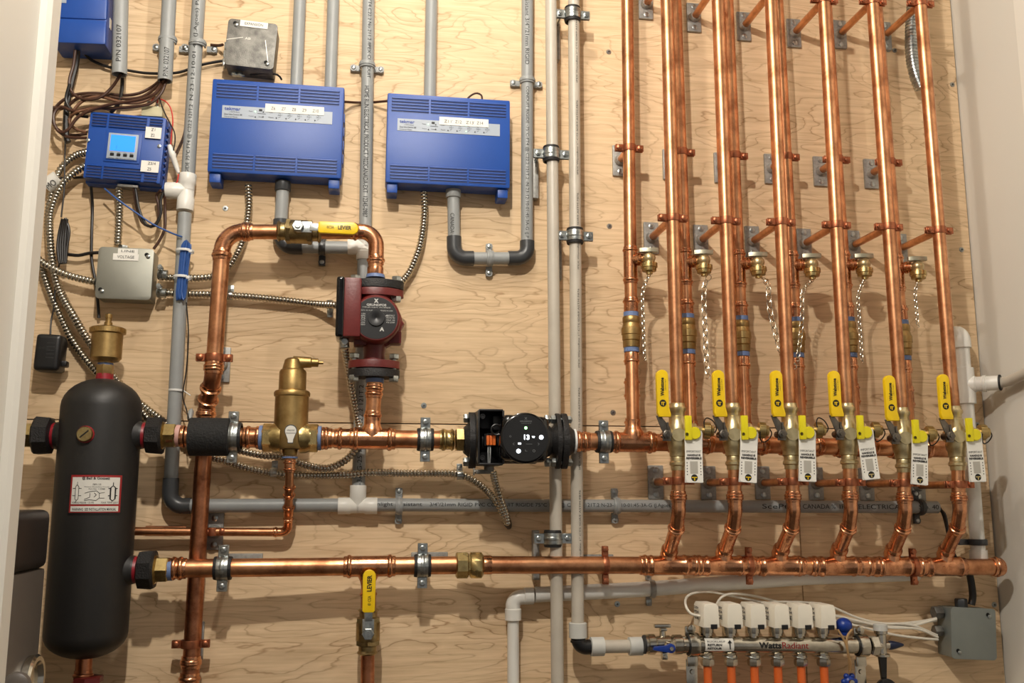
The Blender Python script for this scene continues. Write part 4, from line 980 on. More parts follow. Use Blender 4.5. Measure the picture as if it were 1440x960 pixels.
tx('GRUNDFOS', -.019, .0235, .038, .0046, .03); tx('x', -.005, .030, .009, .008, .04); tx('TYPE UPS 15-58 FC  P/N 59896343', -.027, .0195, .054, .0026); tx('VOLTS 115  Hz 60', -.032, .0135, .025, .0024); tx('MADE IN USA', .008, .0135, .024, .0024)
for k, s_ in enumerate(('HP 1/25', 'AMPS', '0.75', 'WATTS', '87 LOW', 'SPEED')): tx(s_, -.036, .006-.0042*k, .015, .003)
for k, s_ in enumerate(('THERMALLY', 'PROTECTED', 'MAX 145', 'PSI 230F')): tx(s_, .020, .004-.0046*k, .016, .003)
tx('*', .0175, -.0005, .006, .007, .05); tx('A', .007, -.026, .009, .008, .05); T.build('lettering', mat('silver_ink', (190, 190, 186), .5), np_)
# terminal box on its left
kk = W(491, 440, DPm+.03)
bxz = (zp(400)+zp(482))/2; hh = zp(400)-zp(482)
xb0, xb1 = W(474, 440, DPm+.05).x, W(501, 440, DPm+.05).x
MB().box(V((xb1-.008, -DPm-.028, bxz)), .034, .074, hh*.98, bev=.004).build('terminal_box', redcast, t)
MB().box(V((xb0+.006, -DPm-.028, bxz)), .016, .078, hh, bev=.006, seg=3).build('terminal_cover', blackg, t)
MB().cyl(V((xb0+.014, -DPm-.03, bxz-hh/2)), V((xb0+.016, -DPm-.03, bxz-hh/2-.016)), .0095, 14).hexn(V((xb0+.016, -DPm-.04, bxz-hh/2-.006)), -Y, .0075, .012).build('cable_connector', steel, t)
for sg in (-1, 1):
    for (pt_, pb_, sx) in ((391, 424, .041), (500, 536, .039)):
        T = MB(); xx = pc.x+sg*sx; T.cyl(V((xx, -DPm-.010, zp(pt_))), V((xx, -DPm-.010, zp(pb_))), .0048, 12)
        T.hexn(V((xx, -DPm-.010, zp(pt_+2))), Z, .0105, .010); T.hexn(V((xx, -DPm-.010, zp(pb_-3))), Z, .0105, .012); T.build('bolt', steel, t)

# copper from the pump top round to the tall leg
t = thing('copper_loop', 'copper bend from the red pump top round to the yellow-handled valve', 'pipe', W(537, 385, DPm))
pA, pC, pB = W(528, 384, DPm), W(529, 326, DPm), W(500, 326, DPm)
M_ = MB(); elbow(M_, W(528.5, 372, DPm), W(529.5, 325.5, DPm), W(493, 325.5, DPm), .0148, .030); M_.build('elbow', copper_f, t)
MB().tube([W(527.8, 388, DPm), W(528.3, 366, DPm)], .0148, 22).build('pipe', copper, t)
M_ = MB(); sleeve(M_, W(527.8, 386, DPm), W(528, 376, DPm), .015, False, False); M_.build('coupling', copper_f, t)
MB().lathe(W(528, 391, DPm), Z, [(0, .0195), (.007, .018)], 22).build('thread_tape', bluet, t)
MB().tube([W(498, 326, DPm), W(452, 326, DPm)], .0148, 22).build('level_pipe', copper, t)
# valve with yellow lever
def levervalve(name, label, c, ax, hdir, n_, r, grp, brandtxt):
    ax = ax.normalized(); t = thing(name, label, 'valve', c, grp)
    M_ = MB().lathe(c-ax*.044, ax, [(0, r*1.05), (.001, r*1.25), (.004, r*1.45), (.008, r*1.22), (.016, r*1.22), (.018, r*1.5), (.024, r*1.5), (.027, r*1.62), (.060, r*1.62), (.063, r*1.5), (.069, r*1.5), (.071, r*1.22), (.080, r*1.22), (.083, r*1.45), (.086, r*1.25), (.088, r*1.05)], 24)
    M_.hexn(c-ax*.021, ax, r*1.75, .010); M_.hexn(c+ax*.021, ax, r*1.75, .010); M_.cyl(c, c+n_*(r*1.62+.012), .011, 16); M_.build('valve_body', mat('tarnished_brass', (176, 156, 112), .38, 1, rgb2=(128, 110, 74), vs=50), t)
    sd = n_.cross(hdir).normalized(); p = c+n_*(r*1.62+.012)
    H_ = MB().box(p+hdir*.012+n_*.001, .030, .0028, .022, (hdir, n_, sd), .001).box(p+hdir*.034+n_*.003, .022, .0028, .015, (hdir, n_, sd), .001); H_.hexn(p+n_*.008, n_, .0118, .009); H_.cyl(p, p+n_*.016, .0055, 12); H_.build('lever_plate', steel, t)
    g_ = []; L0, L1_ = .042, .118; wd = .0125
    for a in range(-90, 91, 15): g_.append((L1_+wd*cos(radians(a))-wd, wd*sin(radians(a))))
    g_ += [(L0, wd*.95), (L0-.003, wd*.7), (L0-.003, -wd*.7), (L0, -wd*.95)]
    gp = MB().prism(g_, p+n_*.000, hdir, sd, n_*.008, .0025).build('yellow_grip', yellow, t)
    return t, p, sd, gp
sdv = (-Y)
t, p, sd, gp = levervalve('ball_valve', 'brass ball valve with a yellow lever on the copper loop above the red pump', W(421, 326, DPm), X, X, -Y, .0148, 'yellow-lever ball valves', '')
T = MB(); text('LEVIER', p+X*.078-Z*.004-Y*.0082, X, Z, .026, .008, None, None, mb=T, bold=.03); text('®CSA', p+X*.056-Z*.003-Y*.0082, X, Z, .014, .006, None, None, mb=T); T.build('lettering', ink, gp)
t = thing('copper_pipe', 'tall copper leg at left, wide bend on top and slanted fittings at its foot', 'pipe', W(290, 585, .06))
M_ = MB(); elbow(M_, W(352, 326, DPm), W(313.5, 326, DPm), W(312, 364, DPm), .0155, .040); M_.build('elbow', copper_f, t)
MB().tube([W(346, 326, DPm), W(392, 326, DPm)], .0150, 22).build('level_pipe', copper, t)
M_ = MB(); sleeve(M_, W(336, 326, DPm), W(356, 326, DPm), .0155); sleeve(M_, W(311.8, 352, DPm), W(311.4, 366, DPm), .0158); M_.build('coupling', copper_f, t)
MB().tube([W(311.8, 358, DPm), W(300.5, 520, DPm)], .0158, 24).build('vertical_pipe', copper, t)
DL = .045
j1, j2 = W(299.8, 528, DPm), W(290.5, 572, DL)
MB().tube(fillet([W(300.5, 512, DPm), j1, j2, W(288.7, 600, DL)], .03, 8), .0162, 24).build('offset_bends', copper_d, t)
M_ = MB(); sleeve(M_, W(301, 508, DPm), W(300.2, 526, DPm), .016); dj = (j2-j1)
M_.lathe(j1+dj*.28, dj, [(0, .0172), (.006, .0172), (.008, .0205), (.012, .0205), (.014, .0175)], 24); M_.lathe(j1+dj*.72, dj, [(0, .0175), (.002, .0205), (.006, .0205), (.008, .0175)], 24); sleeve(M_, W(290.5, 574, DL), W(289.3, 590, DL), .0162); M_.build('coupling', copper_f, t)
t = thing('copper_pipe', 'copper pipe running down behind both main lines at left to the bottom edge', 'pipe', W(266, 985, DL))
MB().tube([W(289.3, 588, DL), W(241, 1400, DL)], .0162, 24).build('pipe', copper_d, t)
M_ = MB(); sleeve(M_, W(269, 922, DL), W(268, 940, DL), .0165); sleeve(M_, W(267, 946, DL), W(265, 985, DL), .0168, True, False); M_.build('coupling', copper_f, t)

# ---------------------------------------------------------------- stand-off brackets (plate, rod, copper ring)
def standoff(name_, label, c, r, ln, group, tilt=V((0, 0, 1)), ears=True):
    # c: point on the pipe axis; the plate sits on the plywood straight behind it
    t = thing('pipe_bracket', label, 'pipe bracket', V((c.x, 0, c.z)), group)
    o = V((c.x, 0, c.z)); MB().box(o-Y*.0035, .034, .007, .072, bev=.0022).build('plate', galv, t)
    for sg in (-1, 1): MB().lathe(o+Z*sg*.026-Y*.005, -Y, [(0, .0062), (.0035, .0062), (.0045, .0035)], 14).lathe(o+Z*sg*.026-Y*.0093, -Y, [(0, .0025), (.0004, .0022)], 8).build('screw', steel, t)
    yb = c.y+r
    M_ = MB().cyl(o-Y*.004, V((c.x, yb, c.z)), .0082, 16); M_.build('rod', copper, t)
    MB().lathe(o-Y*.005, -Y, [(0, .0135), (.007, .0125), (.012, .0095)], 16).build('socket', galv, t)
    R_ = MB().band(c, tilt, r, .015, .0020, 30)
    for sg in (-1, 1):
        for q in (-1, 1): R_.box(c+X*sg*(r+.0085)+Y*q*.0036, .019, .0026, .0145, bev=.0006, seg=1)
        R_.cyl(c+X*sg*(r+.010)+Y*.010, c+X*sg*(r+.010)-Y*.006, .0026, 8); R_.lathe(c+X*sg*(r+.010)-Y*.0045, -Y, [(0, .0066), (.003, .0062), (.0045, .004)], 12)
    R_.build('ring', copper_c, t); return t
standoff('', 'bracket with copper ring near the foot of the tall left copper leg', W(301.5, 503, DPm), .0165, 0, 'plate brackets at left')
standoff('', 'bracket with copper ring on the left copper pipe near the bottom edge', W(268.5, 905, DL), .0168, 0, 'plate brackets at left')
standoff('', 'bracket holding the thin copper drain line behind the left copper pipe', W(299, 747.5, .03), .0085, 0, 'plate brackets at left')

# ================================================================ black circulator
cc = ul(720); cc = V((cc.x, cc.y, ul(720).z)); t = thing('electronic_circulator', 'black circulator with a lit round control face and an open terminal box', 'pump', V((cc.x, -DU, cc.z-.06)))
xq = lambda px, d=DU: W(px, 619, d).x
M_ = MB().cyl(V((xq(655), -DU, cc.z)), V((xq(806), -DU, cc.z)), .024, 28)
M_.lathe(V((xq(690), -DU, cc.z)), X, [(0, .03), (.02, .046), (.09, .046), (.12, .03)], 32)
ch = W(739, 615.5, DU+.095); c0 = V((ch.x, -DU, ch.z))
M_.lathe(c0, -Y, [(0, .045), (.05, .048)], 36); M_.build('pump_body', castblk, t)
hd = MB().box(c0-Y*.070, .094, .045, .088, (V((1, 0, -.05)).normalized(), Y, V((.05, 0, 1)).normalized()), .016, 4).lathe(c0-Y*.086, -Y, [(0, .049), (.006, .0485), (.008, .0455)], 48).build('control_head', blackg, t)
face = MB().lathe(c0-Y*.0935, -Y, [(0, .0448), (.001, .044)], 48).build('control_face', black, t)
fo = c0-Y*.095; s_ = K(739, 615, DU+.095); fp = lambda px, py: fo+X*((px-738)*s_)-Z*((py-616)*s_)
D_ = MB().lathe(fp(760.5, 615), -Y, [(0, .0042), (.0008, .004)], 16).lathe(fp(728, 634.5), -Y, [(0, .0042), (.0008, .004)], 16).box(fp(729.5, 624), .006, .0012, .0034, bev=.0005, seg=1)
text('13', fp(736, 618.5), X, Z, 7.5*s_, 7*s_, None, None, mb=D_, bold=.03); text('w', fp(747, 616), X, Z, 4.5*s_, 2.6*s_, None, None, mb=D_, bold=.03); D_.build('display_light', ledw, face)
MB().lathe(fp(738.5, 602), -Y, [(0, .003), (.0008, .0028)], 14).build('status_light', ledg, face)
T = MB()
text('<', fp(720, 626.5), X, Z, 2.2*s_, 4*s_, None, None, mb=T); text('>', fp(755.5, 626.5), X, Z, 2.2*s_, 4*s_, None, None, mb=T); text('GRUNDFOS', fp(730, 593.5), X, Z, 17*s_, 1.8*s_, None, None, mb=T, bold=.02); text('ALPHA2 26-99', fp(732, 596), X, Z, 14*s_, 1.4*s_, None, None, mb=T); text('X', fp(736.5, 590.5), X, Z, 4*s_, 3.6*s_, None, None, mb=T)
T.torus(fp(750, 634), Y, .0022, .0004, 12, 5); T.box(fp(739, 634.5), .004, .0008, .0006).box(fp(737.8, 633.5), .0006, .0008, .004); T.torus(fp(716.5, 614), Y, .0016, .0003, 12, 5); T.box(fp(743, 624.5), .012, .0004, .0006)
T.build('lettering', mat('dim_grey_ink', (120, 122, 124), .5), face)
# open terminal box
tb_ = W(689, 615, DU+.05); bc = V((tb_.x, -DU-.034, tb_.z)); bw, bh, bd = .052, .108, .07
T = MB()
T.box(bc+Y*(bd/2-.003), bw, .006, bh, bev=.004); T.box(bc-X*(bw/2-.002), .004, bd, bh*.96, bev=.0015); T.box(bc+X*(bw/2-.002), .004, bd, bh*.96, bev=.0015)
T.box(bc+Z*(bh/2-.002), bw*.9, bd, .004, bev=.0015); T.box(bc-Z*(bh/2-.002), bw*.9, bd, .004, bev=.0015); T.box(bc+V((.016, .01, .03)), .018, .03, .03, bev=.004); T.torus(bc+V((.012, -.02, .015)), Y, .010, .0022, 24, 8)
for sg in (-1, 1): T.torus(bc+V((-.016, -.028, sg*.040)), Y, .0042, .0014, 16, 6); T.cyl(bc+V((-.016, .02, sg*.040)), bc+V((-.016, -.028, sg*.040)), .0035, 10)
T.build('terminal_box', black, t)
MB().box(bc+V((.004, .012, -.004)), .028, .03, .024, bev=.002).build('terminal_carrier', blackg, t)
for k in range(3): MB().box(bc+V((-.0035+.0062*k, -.008, -.005)), .0054, .012, .019, bev=.0008).build('orange_lever', lever_org, t)
MB().tube(spl([bc+V((-.002, -.006, -.014)), bc+V((-.003, -.012, -.028)), bc+V((-.002, -.008, -.05))]), .0013, 8).tube(spl([bc+V((.002, -.006, -.014)), bc+V((.0015, -.012, -.03)), bc+V((.001, -.008, -.05))]), .0013, 8).build('wire', pvc, t)
T = MB().lathe(bc+V((.000, -.005, -bh/2+.004)), -Z, [(0, .014), (.004, .014), (.006, .010), (.016, .010)], 18).box(bc+V((-.012, -.008, -bh/2-.012)), .030, .012, .008, bev=.002).cyl(bc+V((-.030, -.008, -bh/2-.012)), bc+V((-.018, -.008, -bh/2-.012)), .004, 10).box(bc+V((-.03, -.008, -bh/2-.012)), .003, .006, .014, bev=.001)
T.build('cable_connector', cast, t)
def pflange(px0, nm, wd=.011, mt=castblk):
    x0 = xq(px0); poly = []
    for k in range(36):
        a = 2*pi*k/36; sy_, cz = sin(a), cos(a); poly.append((.033*sy_*(1 if abs(cz) < .4 else 1-.45*(abs(cz)-.4)), .056*cz*(abs(cz)**.0)))
    MB().prism(poly, V((x0, -DU, cc.z)), Y, Z, X*wd, .002).lathe(V((x0-.010, -DU, cc.z)), X, [(0, .026), (.01, .034), (wd+.01, .034), (wd+.02, .026)], 28).build(nm, mt, t)
pflange(659, 'flange', .014); pflange(781, 'flange', .009); pflange(789, 'flange', .012)
for sg in (-1, 1):
    for x0, x1 in ((651, 674), (765, 804)):
        T = MB(); zb = cc.z+sg*.043; T.cyl(V((xq(x0), -DU-.004, zb)), V((xq(x1), -DU-.004, zb)), .0045, 12).hexn(V((xq(x0)+.006, -DU-.004, zb)), X, .0098, .011)
        T.hexn(V((xq(x1)-.006, -DU-.004, zb)), X, .0085, .008)
        if x0 > 700: T.hexn(V((xq(x0)+.018, -DU-.004, zb)), X, .0095, .010)
        T.build('bolt', steel, t)
MB().lathe(V((xq(806), -DU, cc.z)), X, [(0, .024), (.004, .0255), (.005, .021)], 24).build('gasket', whitei, t)
# ================================================================ upper line right part + rear risers
t = thing('copper_main', 'upper copper line right of the black circulator running behind the six tagged valves', 'pipe', ul(890), 'copper lines')
MB().tube([ul(806), ul(925), W(1352, 632, DU-.01)], RU, 24).build('pipe', copper, t)
M_ = MB(); sleeve(M_, ul(806), ul(829), RU); M_.lathe(ul(812), X, [(0, RU*1.05), (.003, RU*1.2), (.006, RU*1.05)], 24); M_.build('coupling', copper_f, t)
uh = lambda px: W(px, 621.7+(px-925)*.025, DU-.01*(px-925)/420)
rear_top = [(882, 0), (950, 0), (1023, 0), (1093, 0), (1161, 0), (1232, 0)]
rear_mid = [(885.2, 240), (956.5, 240), (1031.5, 240), (1103, 240), (1172.5, 240), (1247, 240)]
rear_bot = [(889.5, 600), (971, 604), (1048, 606), (1126, 608), (1202, 608), (1279, 611)]
ordn = ['first', 'second', 'third', 'fourth', 'fifth', 'sixth']
DR = .082; RR = .0133
def rp(i, py):          # axis point of rear riser i at photo row py
    a, b, = W(*rear_top[i], DR), W(*rear_bot[i], DR); z = W(rear_bot[i][0], py, DR).z
    s_ = (z-b.z)/(a.z-b.z); return b+(a-b)*s_
kz = [0, 3, 6, 8, 8, 12]
taps = []
for i in range(6):
    kx = kz[i]; f = lambda py, i=i, kx=kx: rp(i, py+kx)
    mid = ul(891) if i == 0 else uh(rear_bot[i][0]+1)
    t = thing('copper_riser', 'rear copper riser with a brass check valve, %s from the left' % ordn[i], 'pipe', f(600), 'rear copper risers')
    A = rp(i, -200); MB().tube([A, f(352)], RR, 24).build('pipe', copper, t)
    MB().tube([f(385), f(440)], RR*1.0, 24).build('pipe', copper, t); MB().tube([f(492), V((mid.x, mid.y, f(610).z))], RR, 24).build('pipe', copper, t)
    M_ = MB(); sleeve(M_, f(347), f(399), RR*1.03)
    bd = (V((.72, -.69, -.05))).normalized(); bc_ = f(366)
    M_.lathe(bc_, bd, [(0, .0125), (.016, .0115), (.018, .0138), (.023, .0138), (.025, .0115), (.032, .0115)], 18); M_.build('tee', copper_f, t)
    M_ = MB(); sleeve(M_, f(419), f(441), RR, True, False, 1.16, 1.35); sleeve(M_, f(496), f(513), RR, False, True, 1.16, 1.3); M_.build('adapter', copper_f, t)
    M_ = MB(); sleeve(M_, f(532), f(562), RR*1.06); sleeve(M_, f(588), f(604), RR*1.06, True, False); M_.build('coupling', copper_f, t)
    M_ = MB()
    for a, b in ((439, 446), (488, 495)): M_.cyl(f(a), f(b), RR*1.22, 22)
    M_.build('thread_tape', bluet, t)
    # check valve
    a, b = f(445), f(489); L_ = (b-a).length; v_ = thing('check_valve', 'brass check valve on the %s rear riser from the left' % ordn[i], 'valve', b, 'brass check valves on the rear risers')
    MB().lathe(a, b-a, [(0, .0165), (L_*.04, .0185), (L_*.2, .0185), (L_*.22, .0175), (L_*.36, .0200), (L_*.38, .0212), (L_*.58, .0212), (L_*.60, .0196), (L_*.76, .0192), (L_*.78, .0175), (L_*.80, .0185), (L_*.98, .0178), (L_, .016)], 24).build('valve_body', brass_s, v_)
    # tee onto the line
    c_ = mid; M_ = MB(); sleeve(M_, c_-X*.048, c_+X*.045, RU*1.06); M_.lathe(c_, Z, [(0, .0205), (.020, .0212), (.027, .0175), (.032, .0150), (.046, .0150)], 22)
    o_ = M_.build('tee', copper_f, t)
    # drain tap
    p = bc_+bd*.034; q = thing('drain_tap', 'small brass drain tap with a pale wing handle on the %s rear riser' % ordn[i], 'tap', p, 'brass drain taps on the rear risers')
    cb_ = p+bd*.010
    MB().lathe(p-bd*.006, bd, [(0, .0085), (.006, .0085), (.007, .0105), (.012, .0105), (.013, .008), (.018, .008)], 14).sphere(cb_, .0140, (1, 1, .95)).lathe(cb_, -Z, [(0, .012), (.012, .0115)], 16).build('tap_body', brass_w, q)
    MB().lathe(cb_-Z*.009, -Z, [(0, .013), (.002, .0178), (.011, .0180), (.012, .0158), (.013, .0158), (.019, .0150), (.020, .007), (.025, .007), (.026, .003)], 12).build('hose_cap', brass, q)
    hd_ = (X*.97-Y*.2).normalized(); h0 = cb_+Z*.012
    MB().cyl(cb_+Z*.006, h0+Z*.006, .0052, 12).prism([(-.020, -.0045), (-.010, -.008), (.006, -.008), (.020, -.0045), (.020, .0045), (.006, .008), (-.010, .008), (-.020, .0045)], h0+Z*.001, hd_, Z.cross(hd_), Z*.009, .0012).build('wing_handle', mat('pale_handle_metal', (160, 156, 136), .4, .7), q)
    taps.append(cb_-Z*.034)
# chains
def chain(pts, link, wire, label, grp='safety chains on the drain taps'):
    q = resamp(spl(pts, .002), link*.78); M_ = MB()
    for k in range(len(q)-1):
        a, b = q[k], q[k+1]; dr = (b-a).normalized(); sd = dr.cross(Y).normalized(); fr = dr.cross(sd)
        u = sd if k % 2 == 0 else (sd*.55+fr*.83).normalized(); c = (a+b)/2; lp = []
        for j in range(14):
            an = 2*pi*j/14; wv = link*.26*(.55+.45*abs(cos(an))) ; lp.append(c+dr*(cos(an)*link*.54)+u*(sin(an)*link*.30*(1-.35*cos(an))))
        lp.append(lp[0]); M_.tube(lp+[lp[1]], wire, 5, False)
    e = q[-1]; M_.torus(e-Z*link*.3, Y, link*.32, wire, 14, 5, -2.2, 2.4)
    o = M_.build('safety_chain', mat('chain_wire', (214, 208, 190), .25, 1)); return tag(o, label, 'chain', grp)
cx = lambda l, d: [W(a, b, d) for a, b in l]
chain([taps[0]]+cx([(904, 410), (904.5, 450), (906, 490), (906.5, 505)], .10), .010, .0009, 'fine chain hanging from the leftmost drain tap')
chain([taps[1]+X*.012]+cx([(991, 400), (990, 430), (992, 470), (993, 500), (995, 528)], .11), .017, .0010, 'coarse link chain hanging straight from the second drain tap')
chain([taps[2]+X*.012]+cx([(1080, 402), (1082, 430), (1086, 450), (1095, 485), (1103, 505), (1110, 514), (1119, 510)], .14), .018, .0010, 'coarse link chain slanting from the third drain tap over the front riser')
chain([taps[3]]+cx([(1129, 410), (1128, 440), (1126, 470), (1123, 495), (1120, 508)], .13), .013, .0008, 'chain from the fourth drain tap meeting the slanting one')
chain([taps[4]]+cx([(1207, 415), (1208, 440), (1210, 470), (1212, 500), (1212, 508)], .11), .009, .0007, 'fine chain hanging from the fifth drain tap')
chain([taps[5]]+cx([(1287, 410), (1289, 435), (1290, 450), (1291, 458)], .11), .009, .0007, 'short fine chain hanging from the rightmost drain tap')

# ================================================================ front risers, valves, lower elbows, bottom line
DF = .158; RF = .0134; DH = .078; RH = .0172
ft = [(937.5, 0), (1009.5, 0), (1084, 0), (1158.7, 0), (1227, 0), (1294, 0)]
fb = [(953, 570), (1030, 570), (1109.5, 570), (1190, 570), (1267.5, 576), (1340.5, 574)]
fl = [(954.5, 690), (1034, 690), (1116, 690), (1196.5, 690), (1273, 692), (1350, 692)]
hb = [(940, 779), (1017.5, 778), (1096.5, 778), (1178.5, 777), (1254.5, 778), (1328.5, 780)]
hl = lambda px: W(px, 799-5*min(1, max(0, (px-275)/400)) + (3*max(0, (px-800)/600)), DH+.022*min(1, max(0, 1-(px-235)/265)))
def fp_(i, py):
    a, b = W(*ft[i], DF), W(*fb[i], DF); z = W(fb[i][0], py, DF).z; s_ = (z-b.z)/(a.z-b.z); return b+(a-b)*s_
where = ['at the left end', 'second from the left', 'third from the left', 'third from the right', 'second from the right', 'at the right end']
proto = None
tagrot = [0, .06, .03, -.10, .07, -.03]
def make_valve(c, label):
    t = thing('isolation_valve', label, 'valve', c, 'brass isolation valves with yellow handles'); k = K(953, 612, DF)
    def L(px, py, out=0): return c+W(px, py, DF+out)-W(953, 612, DF)
    q = lambda py: (612-py)*k
    M_ = MB().lathe(c, Z, [(q(661), .0150), (q(655), .0155), (q(653.5), .0182), (q(650), .0182), (q(648), .0155), (q(643), .0155), (q(642), .0150), (q(641), .0175), (q(634), .0178), (q(631), .020), (q(624), .0215), (q(610), .0215), (q(598), .0205), (q(594), .0172), (q(586), .0172), (q(585), .0150), (q(580), .0150), (q(577), .0180), (q(573.5), .0180), (q(571.5), .0155), (q(567), .0150)], 28)
    M_.cyl(c, L(938, 611, .006), .0135, 18); M_.cyl(c, c-Y*.024-X*.006, .013, 18)
    M_.lathe(L(953, 605), X, [(0, .0125), (.030, .0125), (.031, .0145), (.036, .0145), (.037, .009), (.050, .009)], 20); M_.build('valve_body', brass_w, t)
    # main lever
    H_ = MB(); hp = L(937, 611, .026); H_.prism([(-.0085, -.0125), (.009, -.0125), (.009, .008), (.006, .016), (-.0115, .037), (-.021, .037), (-.0115, .012), (-.0085, .006)], hp, X, Z, -Y*.0025, .0005)
    H_.hexn(hp-Y*.006, Y, .0098, .006).cyl(hp, hp-Y*.012, .0042, 12).box(hp+V((.002, -.003, .017)), .004, .004, .014, bev=.001); H_.cyl(hp+Y*.02, hp, .007, 14)
    H_.build('lever_bracket', mat('dark_steel', (120, 114, 106), .34, 1, var=.3, vs=120), t)
    w_ = 8.6*k; zt_, zb_ = q(522.5), q(588.5); xo = -28*k
    pl_ = [(xo+w_*cos(radians(a)), zt_-w_+w_*sin(radians(a))) for a in range(0, 181, 15)]+[(xo-w_*.98, zb_+.008), (xo-w_*.7, zb_), (xo+w_*1.25, zb_), (xo+w_*1.3, zb_+.006), (xo+w_, zb_+.020)]
    g_ = MB().prism(pl_, c-Y*.0275, X, Z, -Y*.0085, .0028).build('yellow_lever', yellow, t)
    T = MB(); up = lambda s_, u, v, w2, h2, b=0: text(s_, c-Y*.0364+X*(xo+u)+Z*v, Z, -X, w2, h2, None, None, mb=T, bold=b)
    up('Webstone', .0022, q(559.5), 25.5*k, 5.4*k, .03); up('A BRAND OF NIBCO', .0062, q(552), 16*k, 1.3*k); 
    cm = c-Y*.0364+X*(xo-.0008)+Z*q(569.5); T.lathe(cm+Y*.0002, -Y, [(0, 4.9*k), (.0004, 4.9*k)], 22); T.build('lettering', ink, g_)
    T = MB().box(cm-Y*.0005+Z*.0016, 5.5*k, .0004, 1.0*k).box(cm-Y*.0005+X*.0005-Z*.001, 1.3*k, .0004, 5*k).box(cm-Y*.0005-X*.0026-Z*.0012, .8*k, .0004, 3*k).build('round_mark', yellow, g_)
    # small drain handle
    D_ = MB().box(L(967.5, 601.5, .032), 9.5*k, .008, 34*k, bev=.0018).lathe(L(974, 609.5, .020), -Y-X*.0, [(0, .0125), (.012, .0125), (.014, .011)], 24).box(L(970, 612, .028), 13*k, .008, 12*k, bev=.003); D_.build('drain_handle', yellow2, t)
    MB().torus(L(966, 610.5, .0365), Y, .0026, .0007, 14, 5).lathe(L(966, 610.5, .036), -Y, [(0, .0016), (.0008, .0014)], 8).build('handle_screw', mat('dark_screw', (80, 70, 40), .4, .8), t)
    MB().cyl(L(974, 609.5, 0), L(974, 609.5, .022), .006, 12).build('drain_stem', brass, t)
    # hose cap
    px0 = L(988, 605, .002); axc = V((1, -.18, -.06)).normalized(); cp = MB().lathe(px0, axc, [(0, .0125), (.001, .0155), (.014, .0158), (.016, .0130), (.0165, .0115), (.021, .0105), (.022, .0085)], 24)
    for j in range(14): a = 2*pi*j/14; u_, v_ = perp(axc); cp.box(px0+axc*.008+(u_*cos(a)+v_*sin(a))*.0157, .012, .002, .002, (axc, (u_*cos(a)+v_*sin(a)), (v_*cos(a)-u_*sin(a))))
    cp.build('hose_cap', mat('pale_brass', (196, 172, 118), .36, 1, var=.2, vs=80), t)
    return t, px0, axc
def tether(t, px0, axc, up):
    s_ = 1 if up else -1; c0 = px0+axc*.022; P_ = [px0-X*.002-Y*.016+Z*s_*.004, px0-X*.001-Y*.012+Z*s_*.016, px0+X*.008+Z*s_*.0245-Y*.004, px0+X*.022+Z*s_*.019, c0+X*.006+Z*s_*.006, c0+X*.002-Z*s_*.004]
    MB().tube(spl(P_, .003), .0013, 7).torus(c0-axc*.004, axc, .009, .0013, 18, 6).build('tether_strap', blackc, t)
def make_tag(c, i):
    k = K(953, 612, DF); t = thing('hang_tag', 'white paper tag hanging on the valve %s' % where[i], 'tag', c, 'white paper tags on the valves')
    ang = tagrot[i]; ux = V((cos(ang), 0, -sin(ang))); uz = V((sin(ang), 0, cos(ang)))
    w_, h_ = 25*k, 71*k
    o = c
    L = lambda u, v, e=0: o+ux*(u*k)+uz*(-v*k)-Y*e     # u right from left edge, v down
    MB().box(L(13, 36.5, -.0022), w_*1.0, .0005, h_*.985, (V((cos(ang+.04), 0, -sin(ang+.04))), Y, V((sin(ang+.04), 0, cos(ang+.04)))), 0).build('back_leaf', paper2, t)
    card = MB().prism([(0, 0), (w_, 0), (w_, -h_), (w_*.08, -h_), (0, -h_*.94)], o, ux, uz, -Y*.0006).build('card', paper, t)
    MB().box(L(12.3, 50.5, .0008), 11*k, .0004, 17*k, (ux, Y, uz)).build('picture_panel', mat('grey_print', (176, 172, 162), .6), card)
    T = MB(); 
    for s_, u, v, ww, hh_, b in (('IMPORTANT', 2, 30, 21, 3.0, .0), ('HANDLE IS', 3, 35, 19, 3.0, .05), ('REVERSIBLE', 1.5, 39.2, 22, 3.0, .05)): text(s_, L(u, v, .0008), ux, uz, ww*k, hh_*k, None, None, mb=T, bold=b)
    for v in (44, 48, 52, 56, 60):
        T.box(L(2.5, v, .0008), 1.2*k, .0003, 1.6*k, (ux, Y, uz)); T.box(L(22, v, .0008), 1.2*k, .0003, 1.6*k, (ux, Y, uz))
    T.box(L(12, 42.5, .0008), 8*k, .0003, .5*k, (ux, Y, uz))
    T.lathe(L(12.5, 64.5, .0004), -Y, [(0, 4.8*k), (.0005, 4.8*k)], 22); T.build('lettering', ink, card)
    MB().box(L(12.5, 64, .0012), 7.5*k, .0003, 1.3*k, (ux, Y, uz)).box(L(12.5, 66, .0012), 1.4*k, .0003, 4.5*k, (ux, Y, uz)).build('round_mark', yellow if i < 3 else mat('tan_print', (190, 170, 110), .6), card)
    return t
vt = 'brass isolation valve with yellow lever and tagged drain handle, '
vpro = None
